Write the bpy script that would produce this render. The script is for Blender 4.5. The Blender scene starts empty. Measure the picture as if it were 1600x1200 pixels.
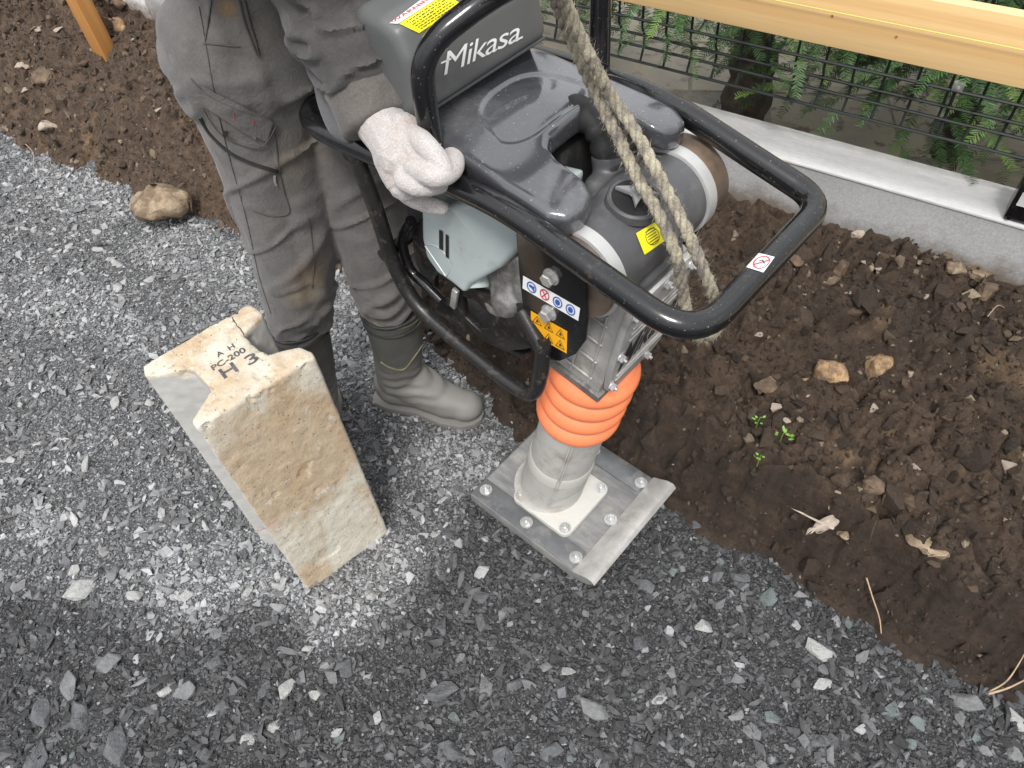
import bpy, bmesh, math, random
import numpy as np
from mathutils import Vector, Matrix
from mathutils.bvhtree import BVHTree
random.seed(7); RNG = np.random.RandomState(11)
SC = bpy.context.scene
COL = SC.collection
# ------------------------------------------------------------------ camera
F_PX, CAM_H = 1160.0, 1.5
n_ = Vector((100, 930, 1160)).normalized()
w_ = Vector((-2490, -1180, 1160))
AZ = -n_
AX = -w_; AX = (AX - AX.dot(AZ) * AZ).normalized()
AY = AZ.cross(AX)
RW = Matrix((AX, AY, AZ))               # camera (right, down, forward) -> world
CAM = Vector((0, 0, CAM_H))
def ray(x, y): return RW @ Vector((x - 800, y - 600, F_PX))
def at(x, y, z=0.0):
    d = ray(x, y); return CAM + d * ((z - CAM_H) / d.z)
def at_plane(x, y, p0, n):
    d = ray(x, y); return CAM + d * ((Vector(p0) - CAM).dot(n) / d.dot(n))
def proj(P):
    q = (np.asarray(P) - np.array(CAM)) @ np.array(RW)
    return 800 + F_PX * q[..., 0] / q[..., 2], 600 + F_PX * q[..., 1] / q[..., 2], q[..., 2]
cam = bpy.data.cameras.new('camera'); co = bpy.data.objects.new('camera', cam); COL.objects.link(co)
cam.sensor_width = 36; cam.lens = F_PX / 1600 * 36; cam.clip_start = 0.02; cam.clip_end = 500
r_ = RW @ Vector((1, 0, 0)); u_ = RW @ Vector((0, -1, 0)); b_ = RW @ Vector((0, 0, -1))
m = Matrix((r_, u_, b_)).transposed().to_4x4(); m.translation = CAM
co.matrix_world = m; SC.camera = co
# ------------------------------------------------------------------ light
W = bpy.data.worlds.new('World'); SC.world = W; W.use_nodes = True
nt = W.node_tree; bg = nt.nodes['Background']
sky = nt.nodes.new('ShaderNodeTexSky'); sky.sky_type = 'NISHITA'; sky.sun_disc = False
SUN_EL, SUN_AZ = math.radians(58), math.radians(150)
sky.sun_elevation = SUN_EL; sky.sun_rotation = SUN_AZ
sky.air_density = 1.0; sky.dust_density = 4.0; sky.ozone_density = 1.0
hs = nt.nodes.new('ShaderNodeHueSaturation'); hs.inputs['Saturation'].default_value = 0.16
nt.links.new(sky.outputs[0], hs.inputs['Color'])
tc = nt.nodes.new('ShaderNodeTexCoord'); cn = nt.nodes.new('ShaderNodeTexNoise'); cn.inputs['Scale'].default_value = 2.2; cn.inputs['Detail'].default_value = 5
cr = nt.nodes.new('ShaderNodeValToRGB'); cr.color_ramp.elements[0].position = .3; cr.color_ramp.elements[0].color = (5.6, 5.8, 6.2, 1); cr.color_ramp.elements[1].position = .7; cr.color_ramp.elements[1].color = (9.2, 9.3, 9.5, 1)
nt.links.new(tc.outputs['Generated'], cn.inputs['Vector']); nt.links.new(cn.outputs[0], cr.inputs[0])
mxs = nt.nodes.new('ShaderNodeMix'); mxs.data_type = 'RGBA'; mxs.inputs[0].default_value = .8      # closed pale cloud over the clear-sky model
sz_ = nt.nodes.new('ShaderNodeSeparateXYZ'); nt.links.new(tc.outputs['Generated'], sz_.inputs[0])
mr = nt.nodes.new('ShaderNodeMapRange'); mr.inputs[1].default_value = -.1; mr.inputs[2].default_value = 1.0; mr.inputs[3].default_value = .42; mr.inputs[4].default_value = 1.25   # an overcast sky is brightest overhead
nt.links.new(sz_.outputs[2], mr.inputs[0]); vm = nt.nodes.new('ShaderNodeVectorMath'); vm.operation = 'SCALE'; nt.links.new(cr.outputs[0], vm.inputs[0]); nt.links.new(mr.outputs[0], vm.inputs['Scale'])
nt.links.new(hs.outputs[0], mxs.inputs[6]); nt.links.new(vm.outputs[0], mxs.inputs[7]); nt.links.new(mxs.outputs[2], bg.inputs['Color'])
bg.inputs['Strength'].default_value = 0.10
sl = bpy.data.lights.new('sun', 'SUN'); sl.energy = 1.5; sl.angle = math.radians(13); sl.color = (1, .97, .93)
so = bpy.data.objects.new('sun', sl); COL.objects.link(so)
sd = Vector((math.sin(SUN_AZ) * math.cos(SUN_EL), math.cos(SUN_AZ) * math.cos(SUN_EL), math.sin(SUN_EL)))
so.rotation_euler = sd.to_track_quat('Z', 'Y').to_euler()
vs = SC.view_settings; vs.view_transform = 'Standard'; vs.look = 'None'; vs.gamma = 1; vs.use_curve_mapping = False
vs.exposure = 0.98
# ------------------------------------------------------------------ noise (numpy)
PERM = RNG.permutation(4096); VAL = RNG.rand(4096) * 2 - 1
def n3(x, y, z):
    x, y, z = np.broadcast_arrays(x, y, z)
    xi, yi, zi = np.floor(x).astype(int), np.floor(y).astype(int), np.floor(z).astype(int)
    fx, fy, fz = x - xi, y - yi, z - zi
    fx, fy, fz = [f * f * (3 - 2 * f) for f in (fx, fy, fz)]
    def h(a, b, c): return VAL[PERM[(PERM[(PERM[a & 4095] + b) & 4095] + c) & 4095]]
    def L(a, b, t): return a + (b - a) * t
    return L(L(L(h(xi, yi, zi), h(xi+1, yi, zi), fx), L(h(xi, yi+1, zi), h(xi+1, yi+1, zi), fx), fy),
             L(L(h(xi, yi, zi+1), h(xi+1, yi, zi+1), fx), L(h(xi, yi+1, zi+1), h(xi+1, yi+1, zi+1), fx), fy), fz)
def fbm(x, y, z, o=4, g=.5):
    s = 0; a = 1
    for i in range(o):
        s = s + a * n3(x * 2**i + 17.3 * i, y * 2**i + 5.1 * i, z * 2**i + 9.7 * i); a *= g
    return s
def sstep(t): t = np.clip(t, 0, 1); return t * t * (3 - 2 * t)
# ------------------------------------------------------------------ materials
def newmat(name):
    mt = bpy.data.materials.new(name); mt.use_nodes = True
    t = mt.node_tree; return mt, t, t.nodes['Principled BSDF']
def ramp(t, fac, stops):
    r = t.nodes.new('ShaderNodeValToRGB'); t.links.new(fac, r.inputs[0]); e = r.color_ramp.elements
    while len(e) < len(stops): e.new(.5)
    for k, (p, c) in enumerate(stops):
        e[k].position = p; e[k].color = (c if len(c) == 4 else (*c, 1)) if hasattr(c, '__len__') else (c, c, c, 1)
    return r.outputs[0]
def noise(t, vec, scale, detail=6, rough=.6, dist=0):
    n = t.nodes.new('ShaderNodeTexNoise'); n.inputs['Scale'].default_value = scale; n.inputs['Detail'].default_value = detail
    n.inputs['Roughness'].default_value = rough; n.inputs['Distortion'].default_value = dist
    t.links.new(vec, n.inputs['Vector']); return n.outputs[0]
def objco(t, scale=(1, 1, 1)):
    c = t.nodes.new('ShaderNodeTexCoord')
    mp = t.nodes.new('ShaderNodeMapping'); mp.inputs['Scale'].default_value = scale
    t.links.new(c.outputs['Object'], mp.inputs[0]); return mp.outputs[0]
def mix(t, f, a, b, mode='MIX'):
    x = t.nodes.new('ShaderNodeMix'); x.data_type = 'RGBA'; x.blend_type = mode
    for s, v in ((0, f), (6, a), (7, b)):
        if hasattr(v, 'links'): t.links.new(v, x.inputs[s])
        else: x.inputs[s].default_value = v if s == 0 else (*v, 1)
    return x.outputs[2]
def bump(t, p, h, strength, dist):
    b = t.nodes.new('ShaderNodeBump'); b.inputs['Strength'].default_value = strength; b.inputs['Distance'].default_value = dist
    t.links.new(h, b.inputs['Height'])
    if p.inputs['Normal'].links: t.links.new(p.inputs['Normal'].links[0].from_socket, b.inputs['Normal'])
    t.links.new(b.outputs[0], p.inputs['Normal'])
def simple(name, c, rough=.5, metal=0, var=.15, scale=30, bmp=.15, bdist=.001, bscale=200, dirt=None, dirtamt=.5, dirtscale=12, coat=0, spots=None):
    mt, t, p = newmat(name); v = objco(t)
    a = tuple(max(0, x * (1 - var)) for x in c); b = tuple(min(1, x * (1 + var)) for x in c)
    col = ramp(t, noise(t, v, scale, 8), [(.3, a), (.7, b)])
    if dirt:
        f = ramp(t, noise(t, v, dirtscale, 10, .7), [(.62 - .3 * dirtamt, 0.), (.85 - .25 * dirtamt, 1.)])
        col = mix(t, f, col, dirt)
        rr = ramp(t, f, [(0, rough), (1, min(1, rough + .35))]); t.links.new(rr, p.inputs['Roughness'])
    else: p.inputs['Roughness'].default_value = rough
    if spots:
        f = ramp(t, noise(t, v, 260, 3, .6), [(.66, 0.), (.72, 1.)]); col = mix(t, f, col, spots)
    t.links.new(col, p.inputs['Base Color']); p.inputs['Metallic'].default_value = metal
    p.inputs['Coat Weight'].default_value = coat; p.inputs['Coat Roughness'].default_value = .08
    if bmp: bump(t, p, noise(t, v, bscale, 4), bmp, bdist)
    return mt
def attrmat(name, rough=.85, bscale=400, bmp=.5, bdist=.0015, detail=.35):
    mt, t, p = newmat(name)
    a = t.nodes.new('ShaderNodeAttribute'); a.attribute_name = 'col'
    v = objco(t); n = ramp(t, noise(t, v, 180, 6, .7), [(.25, 1 - detail), (.75, 1 + detail)])
    t.links.new(mix(t, 1.0, a.outputs[0], n, 'MULTIPLY'), p.inputs['Base Color'])
    p.inputs['Roughness'].default_value = rough; bump(t, p, noise(t, v, bscale, 5, .7), bmp, bdist); return mt
M = {}
M['black_paint'] = simple('black_paint', (.006, .006, .007), .2, 0, .3, 20, .2, .0005, 90, dirt=(.09, .07, .055), dirtamt=.05, dirtscale=45, coat=.3, spots=(.15, .14, .12))
M['black_worn'] = simple('black_worn', (.014, .013, .013), .35, 0, .3, 20, .4, .001, 120, dirt=(.1, .08, .065), dirtamt=.25, dirtscale=60, spots=(.2, .18, .16))
M['cover'] = simple('cover_plastic', (.05, .051, .057), .14, 0, .12, 8, .03, .0003, 300, dirt=(.14, .14, .14), dirtamt=.2, dirtscale=6, coat=1, spots=(.26, .26, .26))
M['cover'].node_tree.nodes['Principled BSDF'].inputs['IOR'].default_value = 1.6
M['tank'] = simple('tank_plastic', (.105, .108, .108), .42, 0, .08, 10, .12, .0004, 500, dirt=(.17, .165, .155), dirtamt=.15, dirtscale=8)
M['plastic'] = simple('dark_plastic', (.072, .073, .077), .42, 0, .15, 15, .3, .0006, 600, dirt=(.15, .145, .14), dirtamt=.3, dirtscale=18)
M['rubber'] = simple('black_rubber', (.018, .018, .018), .6, 0, .3, 30, .3, .001, 300, dirt=(.07, .055, .045), dirtamt=.4, dirtscale=30)
M['alu'] = simple('cast_aluminium', (.5, .49, .47), .42, .4, .2, 25, .5, .001, 220, dirt=(.3, .27, .23), dirtamt=.35, dirtscale=16)
M['alu_dark'] = simple('grimy_aluminium', (.24, .235, .225), .45, .5, .4, 30, .6, .002, 90, dirt=(.045, .035, .03), dirtamt=.5, dirtscale=25)
M['knob'] = simple('grey_knob', (.22, .22, .225), .5, 0, .1, 30, .2)
M['steel'] = simple('steel_bolt', (.58, .58, .57), .35, .7, .15, 60, .1, .0005, 300, dirt=(.2, .19, .17), dirtamt=.25, dirtscale=120)
M['band'] = simple('clamp_band', (.5, .5, .49), .4, .35, .08, 30, .08, .0003, 300)
M['rust'] = simple('rusty_tin', (.15, .115, .09), .4, .45, .4, 18, .4, .0007, 160, dirt=(.26, .17, .1), dirtamt=.4, dirtscale=14)
M['leg'] = simple('leg_painted', (.43, .42, .395), .6, 0, .1, 20, .35, .001, 180, dirt=(.25, .215, .175), dirtamt=.4, dirtscale=18)
M['leg_white'] = simple('leg_band', (.5, .49, .455), .55, 0, .06, 20, .3, .001, 180, dirt=(.42, .37, .3), dirtamt=.3, dirtscale=20)
M['orange'] = simple('orange_bellows', (.93, .25, .105), .5, 0, .08, 10, .1, .0006, 200, dirt=(.55, .2, .1), dirtamt=.25, dirtscale=12)
M['teal'] = simple('recoil_cover', (.37, .415, .415), .32, 0, .04, 12, .05, .0003, 300, dirt=(.25, .26, .25), dirtamt=.12, dirtscale=20)
M['black'] = simple('flat_black', (.008, .008, .008), .7, 0, .1, 10, 0)
M['white'] = simple('white_print', (.78, .78, .77), .5, 0, .04, 20, 0)
M['yellow'] = simple('yellow_sticker', (.9, .8, .01), .45, 0, .04, 20, 0)
M['amber'] = simple('amber_sticker', (.85, .4, .01), .45, 0, .05, 20, 0)
M['blue'] = simple('blue_print', (.03, .1, .4), .45, 0, .05, 20, 0)
M['red'] = simple('red_print', (.55, .04, .06), .45, 0, .05, 20, 0)
M['ink'] = simple('ink', (.02, .02, .02), .6, 0, .3, 60, 0)
M['stamp'] = simple('stamp_ink', (.085, .08, .085), .8, 0, .5, 120, 0)
M['rock'] = simple('brown_rock', (.17, .12, .075), .85, 0, .35, 18, .8, .006, 60, dirt=(.42, .34, .24), dirtamt=.55, dirtscale=22)
M['rock_pale'] = simple('pale_rock', (.4, .33, .27), .8, 0, .25, 30, .7, .003, 90, dirt=(.16, .1, .065), dirtamt=.35, dirtscale=35)
M['rock_dark'] = simple('muddy_rock', (.11, .075, .05), .85, 0, .35, 30, .8, .004, 80, dirt=(.24, .16, .1), dirtamt=.4, dirtscale=40)
M['rock_ochre'] = simple('ochre_rubble', (.2, .13, .075), .9, 0, .4, 40, 1, .005, 90, dirt=(.46, .3, .15), dirtamt=.6, dirtscale=50)
M['quartz'] = simple('quartz', (.38, .38, .37), .5, 0, .35, 2.5, .5, .02, 6, dirt=(.2, .2, .2), dirtamt=.45, dirtscale=2.5)
M['twig'] = simple('dry_twig', (.42, .31, .2), .8, 0, .3, 80, .5, .001, 300)
M['seedling'] = simple('seedling', (.16, .34, .04), .6, 0, .3, 60, 0)
M['glove'] = None; M['cloth'] = None
def cloth(name, c, stain, weave=900, amt=.35, stain2=None, wrx=(1, 1, 1)):
    mt, t, p = newmat(name); v = objco(t); lv = objco(t, wrx)
    col = ramp(t, noise(t, v, 9, 8, .6), [(.3, tuple(x * .82 for x in c)), (.7, tuple(x * 1.15 for x in c))])
    f = ramp(t, noise(t, v, 5.5, 10, .65), [(.66 - .3 * amt, 0.), (.86 - .2 * amt, .8)]); col = mix(t, f, col, stain)
    if stain2:
        sp = t.nodes.new('ShaderNodeTexNoise'); sp.inputs['Scale'].default_value = 26; t.links.new(v, sp.inputs['Vector'])
        f2 = ramp(t, sp.outputs[0], [(.66, 0.), (.74, .7)]); col = mix(t, f2, col, stain2)
    w = t.nodes.new('ShaderNodeTexVoronoi'); w.inputs['Scale'].default_value = weave; t.links.new(v, w.inputs['Vector'])
    hf = ramp(t, noise(t, v, 190, 8, .75), [(.3, .9), (.7, 1.1)]); col = mix(t, 1.0, col, hf, 'MULTIPLY'); lf = ramp(t, noise(t, v, 38, 8, .7, .5), [(.3, .9), (.7, 1.1)]); col = mix(t, 1.0, col, lf, 'MULTIPLY')
    wv = ramp(t, w.outputs['Distance'], [(0, .86), (.8, 1.12)]); col = mix(t, 1.0, col, wv, 'MULTIPLY')
    t.links.new(col, p.inputs['Base Color']); p.inputs['Roughness'].default_value = .88
    p.inputs['Sheen Weight'].default_value = .15
    bump(t, p, noise(t, lv, 14, 3, .5, .6), .35, .006); bump(t, p, noise(t, v, 42, 6, .7, .8), .6, .006); bump(t, p, w.outputs['Distance'], .3, .0006)
    return mt
M['trousers'] = cloth('trouser_cloth', (.108, .102, .097), (.17, .15, .12), amt=.4, stain2=(.085, .075, .065), wrx=(1, 1, .5))
M['jacket'] = cloth('jacket_cloth', (.06, .056, .055), (.095, .085, .075), amt=.3)
M['cuff'] = cloth('cuff_cloth', (.105, .094, .085), (.15, .125, .1), weave=300, amt=.3)
M['seam'] = simple('seam_thread', (.07, .064, .058), .85, 0, .2, 90, .3, .001, 600)
M['mud'] = simple('mud_stain', (.15, .105, .06), .9, 0, .3, 40, .3, .001, 300)
def glove_mat():
    mt, t, p = newmat('knit_glove'); v = objco(t)
    col = ramp(t, noise(t, v, 22, 6), [(.3, (.47, .43, .41)), (.75, (.6, .575, .56))])
    f = ramp(t, noise(t, v, 26, 8, .7), [(.5, 0.), (.7, .75)]); col = mix(t, f, col, (.5, .4, .35))
    w = t.nodes.new('ShaderNodeTexVoronoi'); w.inputs['Scale'].default_value = 470; t.links.new(v, w.inputs['Vector'])
    k = ramp(t, w.outputs['Distance'], [(.1, 1.04), (.6, .78)])
    col = mix(t, 1.0, col, k, 'MULTIPLY'); t.links.new(col, p.inputs['Base Color'])
    p.inputs['Roughness'].default_value = .95; p.inputs['Sheen Weight'].default_value = .2
    bump(t, p, noise(t, v, 55, 3), .4, .004); bump(t, p, w.outputs['Distance'], .6, .0012); return mt
M['glove'] = glove_mat()
def boot_mat():
    mt, t, p = newmat('dusty_rubber'); v = objco(t)
    g = t.nodes.new('ShaderNodeNewGeometry'); s = t.nodes.new('ShaderNodeSeparateXYZ'); t.links.new(g.outputs['Position'], s.inputs[0])
    base = ramp(t, noise(t, v, 14, 8, .65), [(.3, (.035, .037, .033)), (.7, (.07, .07, .06))])
    add = t.nodes.new('ShaderNodeMath'); add.operation = 'ADD'; t.links.new(s.outputs[2], add.inputs[0])
    ns = t.nodes.new('ShaderNodeMath'); ns.operation = 'MULTIPLY'; ns.inputs[1].default_value = .16; t.links.new(noise(t, v, 12, 8), ns.inputs[0]); t.links.new(ns.outputs[0], add.inputs[1])
    f = ramp(t, add.outputs[0], [(.16, .95), (.33, .15)])
    col = mix(t, f, base, (.185, .178, .165)); t.links.new(col, p.inputs['Base Color'])
    p.inputs['Roughness'].default_value = .62; bump(t, p, noise(t, v, 120, 5), .3, .001); return mt
M['boot'] = boot_mat()
M['boot_line'] = simple('boot_piping', (.17, .155, .095), .6, 0, .2, 60, .2)
M['skin'] = simple('skin', (.45, .28, .2), .55, 0, .08, 30, .2)
M['hair'] = simple('hair', (.02, .018, .016), .7, 0, .3, 90, .6)
M['cap'] = cloth('cap_cloth', (.09, .09, .095), (.12, .11, .1), amt=.2)
def block_mat():
    mt, t, p = newmat('aged_concrete'); v = objco(t)
    base = ramp(t, noise(t, v, 12, 10, .7), [(.25, (.52, .48, .39)), (.55, (.66, .62, .52)), (.8, (.74, .71, .62))])
    f = ramp(t, noise(t, objco(t, (1, 1, .5)), 7.5, 10, .62, .4), [(.47, 0.), (.6, .85)])
    tan = ramp(t, noise(t, v, 45, 8, .7), [(.3, (.40, .28, .165)), (.7, (.58, .44, .28))]); col = mix(t, f, base, tan)
    sp = t.nodes.new('ShaderNodeSeparateXYZ'); t.links.new(v, sp.inputs[0]); zz = t.nodes.new('ShaderNodeMath'); zz.operation = 'MULTIPLY_ADD'
    t.links.new(noise(t, v, 9, 6, .6), zz.inputs[0]); zz.inputs[1].default_value = .45; t.links.new(sp.outputs[2], zz.inputs[2])
    f3 = ramp(t, zz.outputs[0], [(.44, 0.), (.54, .8), (.74, .75), (.82, .1)]); col = mix(t, f3, col, tan)
    f2 = ramp(t, noise(t, v, 70, 8, .75), [(.56, 0.), (.68, .75)]); col = mix(t, f2, col, (.27, .2, .135)); f4 = ramp(t, noise(t, v, 32, 8, .75), [(.58, 0.), (.64, .8)]); col = mix(t, f4, col, (.62, .6, .54))
    pv = t.nodes.new('ShaderNodeTexVoronoi'); pv.inputs['Scale'].default_value = 85; pv.inputs['Randomness'].default_value = 1; t.links.new(v, pv.inputs['Vector']); pr = ramp(t, pv.outputs['Distance'], [(.07, .3), (.14, 1.)])
    col = mix(t, 1.0, col, pr, 'MULTIPLY'); bump(t, p, pr, .6, .003)
    t.links.new(col, p.inputs['Base Color']); p.inputs['Roughness'].default_value = .9
    bump(t, p, noise(t, v, 40, 8, .7), .5, .009); bump(t, p, noise(t, v, 260, 6, .7), .7, .002); return mt
M['block'] = block_mat()
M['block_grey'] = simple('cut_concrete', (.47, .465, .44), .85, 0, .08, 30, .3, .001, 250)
def wood_mat(name, a, b, axis=0, ring=1.0):
    mt, t, p = newmat(name); sc = [14, 14, 14]; sc[axis] = 1.1; v = objco(t, tuple(sc))
    n = t.nodes.new('ShaderNodeTexWave'); n.wave_type = 'RINGS'; n.rings_direction = 'XYZ'[axis]; n.inputs['Scale'].default_value = .55 * ring
    n.inputs['Distortion'].default_value = 5; n.inputs['Detail'].default_value = 3; n.inputs['Detail Scale'].default_value = .7
    t.links.new(v, n.inputs['Vector'])
    col = ramp(t, n.outputs[1], [(.2, b), (.75, a)]); sc2 = [260, 260, 260]; sc2[axis] = 6
    fine = ramp(t, noise(t, objco(t, tuple(sc2)), 1, 4), [(.3, .93), (.7, 1.05)])
    col = mix(t, 1.0, col, fine, 'MULTIPLY'); t.links.new(col, p.inputs['Base Color']); p.inputs['Roughness'].default_value = .6
    return mt
M['wood'] = wood_mat('pine_board', (.79, .535, .25), (.73, .46, .2), 0)
M['stake'] = wood_mat('stake_wood', (.66, .35, .12), (.52, .24, .07), 2)
M['bark'] = simple('bark', (.075, .06, .048), .9, 0, .5, 25, 1, .01, 45, dirt=(.15, .12, .095), dirtamt=.4, dirtscale=20)
M['wire'] = simple('green_black_wire', (.006, .009, .008), .55, 0, .1, 10, 0)
def leaf_mat(name, a, b):
    mt, t, p = newmat(name); at_ = t.nodes.new('ShaderNodeAttribute'); at_.attribute_name = 'col'
    t.links.new(at_.outputs[0], p.inputs['Base Color']); p.inputs['Roughness'].default_value = .45
    return mt
M['needles'] = leaf_mat('yew_needles', 0, 0)
def conc_wall(name, lo, hi, streak=False, bs=.5):
    mt, t, p = newmat(name); v = objco(t); v2 = objco(t, (1.2, 7, 7)) if streak else v
    a = noise(t, v2, 3.5, 10, .7); col = ramp(t, a, [(.3, lo), (.7, hi)])
    s = ramp(t, noise(t, v, 170, 4, .7), [(.3, .8), (.7, 1.12)]); col = mix(t, 1.0, col, s if not streak else ramp(t, noise(t, v, 60, 5), [(.3, .94), (.7, 1.04)]), 'MULTIPLY')
    t.links.new(col, p.inputs['Base Color']); p.inputs['Roughness'].default_value = .9
    gp = t.nodes.new('ShaderNodeSeparateXYZ'); t.links.new(v, gp.inputs[0]); ma = t.nodes.new('ShaderNodeMath'); ma.operation = 'MULTIPLY_ADD'; t.links.new(noise(t, v, 14, 8, .75), ma.inputs[0]); ma.inputs[1].default_value = -.22; t.links.new(gp.outputs[2], ma.inputs[2])
    t.links.new(mix(t, ramp(t, ma.outputs[0], [(.19, .85), (.26, 0.)]), col, (.13, .095, .07)), p.inputs['Base Color'])
    bump(t, p, noise(t, v, 300, 4), bs, .0012); bump(t, p, noise(t, v2, 20, 5), .4, .004); return mt
M['wall'] = conc_wall('block_wall_render', (.33, .333, .333), (.42, .42, .415))
M['wall_top'] = conc_wall('trowelled_mortar', (.62, .615, .6), (.76, .75, .735), True, .2)
def yard_mat():
    mt, t, p = newmat('flagstone'); v = objco(t)
    col = ramp(t, noise(t, v, 5, 8, .65, 1), [(.3, (.38, .33, .24)), (.45, (.56, .48, .35)), (.6, (.48, .43, .35)), (.75, (.56, .5, .3))])
    f = ramp(t, noise(t, v, 16, 8, .6), [(.57, 0.), (.66, .75)]); col = mix(t, f, col, (.14, .06, .035))
    t.links.new(col, p.inputs['Base Color']); p.inputs['Roughness'].default_value = .55; bump(t, p, noise(t, v, 40, 6), .4, .003); return mt
M['yard'] = yard_mat()
M['joint'] = simple('paving_joint', (.38, .35, .3), .9, 0, .2, 40, .3)
M['rope'] = None
def rope_mat():
    mt, t, p = newmat('rope_fibre'); v = objco(t)
    col = ramp(t, noise(t, v, 38, 6, .6), [(.36, (.2, .175, .155)), (.5, (.37, .33, .25)), (.64, (.53, .48, .36))])
    f = ramp(t, noise(t, v, 420, 3, .7), [(.35, .6), (.65, 1.15)]); col = mix(t, 1.0, col, f, 'MULTIPLY')
    t.links.new(col, p.inputs['Base Color']); p.inputs['Roughness'].default_value = .95; bump(t, p, noise(t, v, 650, 3, .7), 1, .0022); return mt
M['rope'] = rope_mat()
# ------------------------------------------------------------------ object helpers
def tag(o, label=None, cat=None, group=None, kind=None):
    for k, v in (('label', label), ('category', cat), ('group', group), ('kind', kind)):
        if v: o[k] = v
    return o
def empty(name, loc=(0, 0, 0), rz=0):
    o = bpy.data.objects.new(name, None); COL.objects.link(o); o.location = loc; o.rotation_euler = (0, 0, rz); o.empty_display_size = .05
    return o
def link(name, me, mat, parent=None, smooth=35):
    if mat: me.materials.append(mat)
    if smooth:
        me.shade_smooth(); me.set_sharp_from_angle(angle=math.radians(smooth))
    else: me.shade_flat()
    o = bpy.data.objects.new(name, me); COL.objects.link(o)
    if parent: o.parent = parent
    return o
def obj(name, bm, mat, parent=None, smooth=35, recalc=True):
    if recalc: bmesh.ops.recalc_face_normals(bm, faces=bm.faces)
    me = bpy.data.meshes.new(name); bm.to_mesh(me); bm.free()
    return link(name, me, mat, parent, smooth)
def npmesh(name, V, T, mat, col=None, parent=None, smooth=None, deg=3):
    me = bpy.data.meshes.new(name); T = np.asarray(T, dtype=np.int32)
    me.vertices.add(len(V)); me.vertices.foreach_set('co', np.asarray(V, dtype=np.float32).ravel())
    me.loops.add(T.size); me.loops.foreach_set('vertex_index', T.ravel())
    me.polygons.add(len(T)); me.polygons.foreach_set('loop_start', np.arange(0, T.size, deg, dtype=np.int32))
    me.update(calc_edges=True)
    if col is not None:
        a = me.color_attributes.new('col', 'FLOAT_COLOR', 'POINT')
        c4 = np.ones((len(V), 4), dtype=np.float32); c4[:, :3] = col; a.data.foreach_set('color', c4.ravel())
    return link(name, me, mat, parent, smooth)
def B(): return bmesh.new()
def add_box(bm, c, s, rot=None, bev=0, seg=2):
    r = bmesh.ops.create_cube(bm, size=1); vs = r['verts']
    mt = Matrix.Translation(c) @ (rot.to_4x4() if rot else Matrix()) @ Matrix.Diagonal((*s, 1))
    bmesh.ops.transform(bm, matrix=mt, verts=vs)
    if bev:
        es = list({e for v in vs for e in v.link_edges}); bmesh.ops.bevel(bm, geom=es, offset=bev, segments=seg, profile=.5, affect='EDGES')
def frame(d):
    d = Vector(d).normalized(); up = Vector((0, 0, 1)) if abs(d.z) < .9 else Vector((0, 1, 0))
    x = d.cross(up).normalized(); return x, d.cross(x).normalized(), d
def smooth_path(P, n=8):
    P = [Vector(p) for p in P]; out = []
    for i in range(len(P) - 1):
        p0 = P[max(i-1, 0)]; p1 = P[i]; p2 = P[i+1]; p3 = P[min(i+2, len(P)-1)]
        for k in range(n):
            t = k / n; out.append(.5 * ((2*p1) + (p2-p0)*t + (2*p0-5*p1+4*p2-p3)*t*t + (-p0+3*p1-3*p2+p3)*t**3))
    out.append(P[-1]); return out
def round_path(P, r=.03, n=6):
    P = [Vector(p) for p in P]; out = [P[0]]
    for i in range(1, len(P)-1):
        a = (P[i-1]-P[i]); b = (P[i+1]-P[i]); rr = min(r, a.length*.49, b.length*.49)
        A = P[i]+a.normalized()*rr; Cc = P[i]+b.normalized()*rr
        for k in range(n+1):
            t = k/n; out.append(A*(1-t)**2 + P[i]*2*t*(1-t) + Cc*t*t)
    out.append(P[-1]); return out
def add_tube(bm, P, r, seg=14, cap=True, flat=None):
    P = [Vector(p) for p in P]; n = len(P); R = r if hasattr(r, '__len__') else [r]*n
    x = frame(P[1]-P[0])[0]; rings = []
    for i in range(n):
        d = (P[min(i+1, n-1)] - P[max(i-1, 0)]).normalized()
        x = (x - x.dot(d)*d).normalized(); y = d.cross(x)
        rings.append([bm.verts.new(P[i] + (x*math.cos(2*math.pi*k/seg) + y*math.sin(2*math.pi*k/seg))*R[i]) for k in range(seg)])
    for a, b in zip(rings, rings[1:]):
        for k in range(seg): bm.faces.new((a[k], a[(k+1) % seg], b[(k+1) % seg], b[k]))
    if cap: bm.faces.new(rings[0][::-1]); bm.faces.new(rings[-1])
def add_lathe(bm, prof, M4, seg=48, cap=True):
    rings = [[bm.verts.new(M4 @ Vector((r*math.cos(2*math.pi*k/seg), r*math.sin(2*math.pi*k/seg), z))) for k in range(seg)] for r, z in prof]
    for a, b in zip(rings, rings[1:]):
        for k in range(seg): bm.faces.new((a[k], a[(k+1) % seg], b[(k+1) % seg], b[k]))
    if cap: bm.faces.new(rings[0][::-1]); bm.faces.new(rings[-1])
def axisM(p, d):
    x, y, z = frame(d); mm = Matrix((x, y, z)).transposed().to_4x4(); mm.translation = p; return mm
def add_cyl(bm, p0, p1, r, seg=24, r2=None): add_tube(bm, [p0, p1], [r, r if r2 is None else r2], seg)
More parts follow.
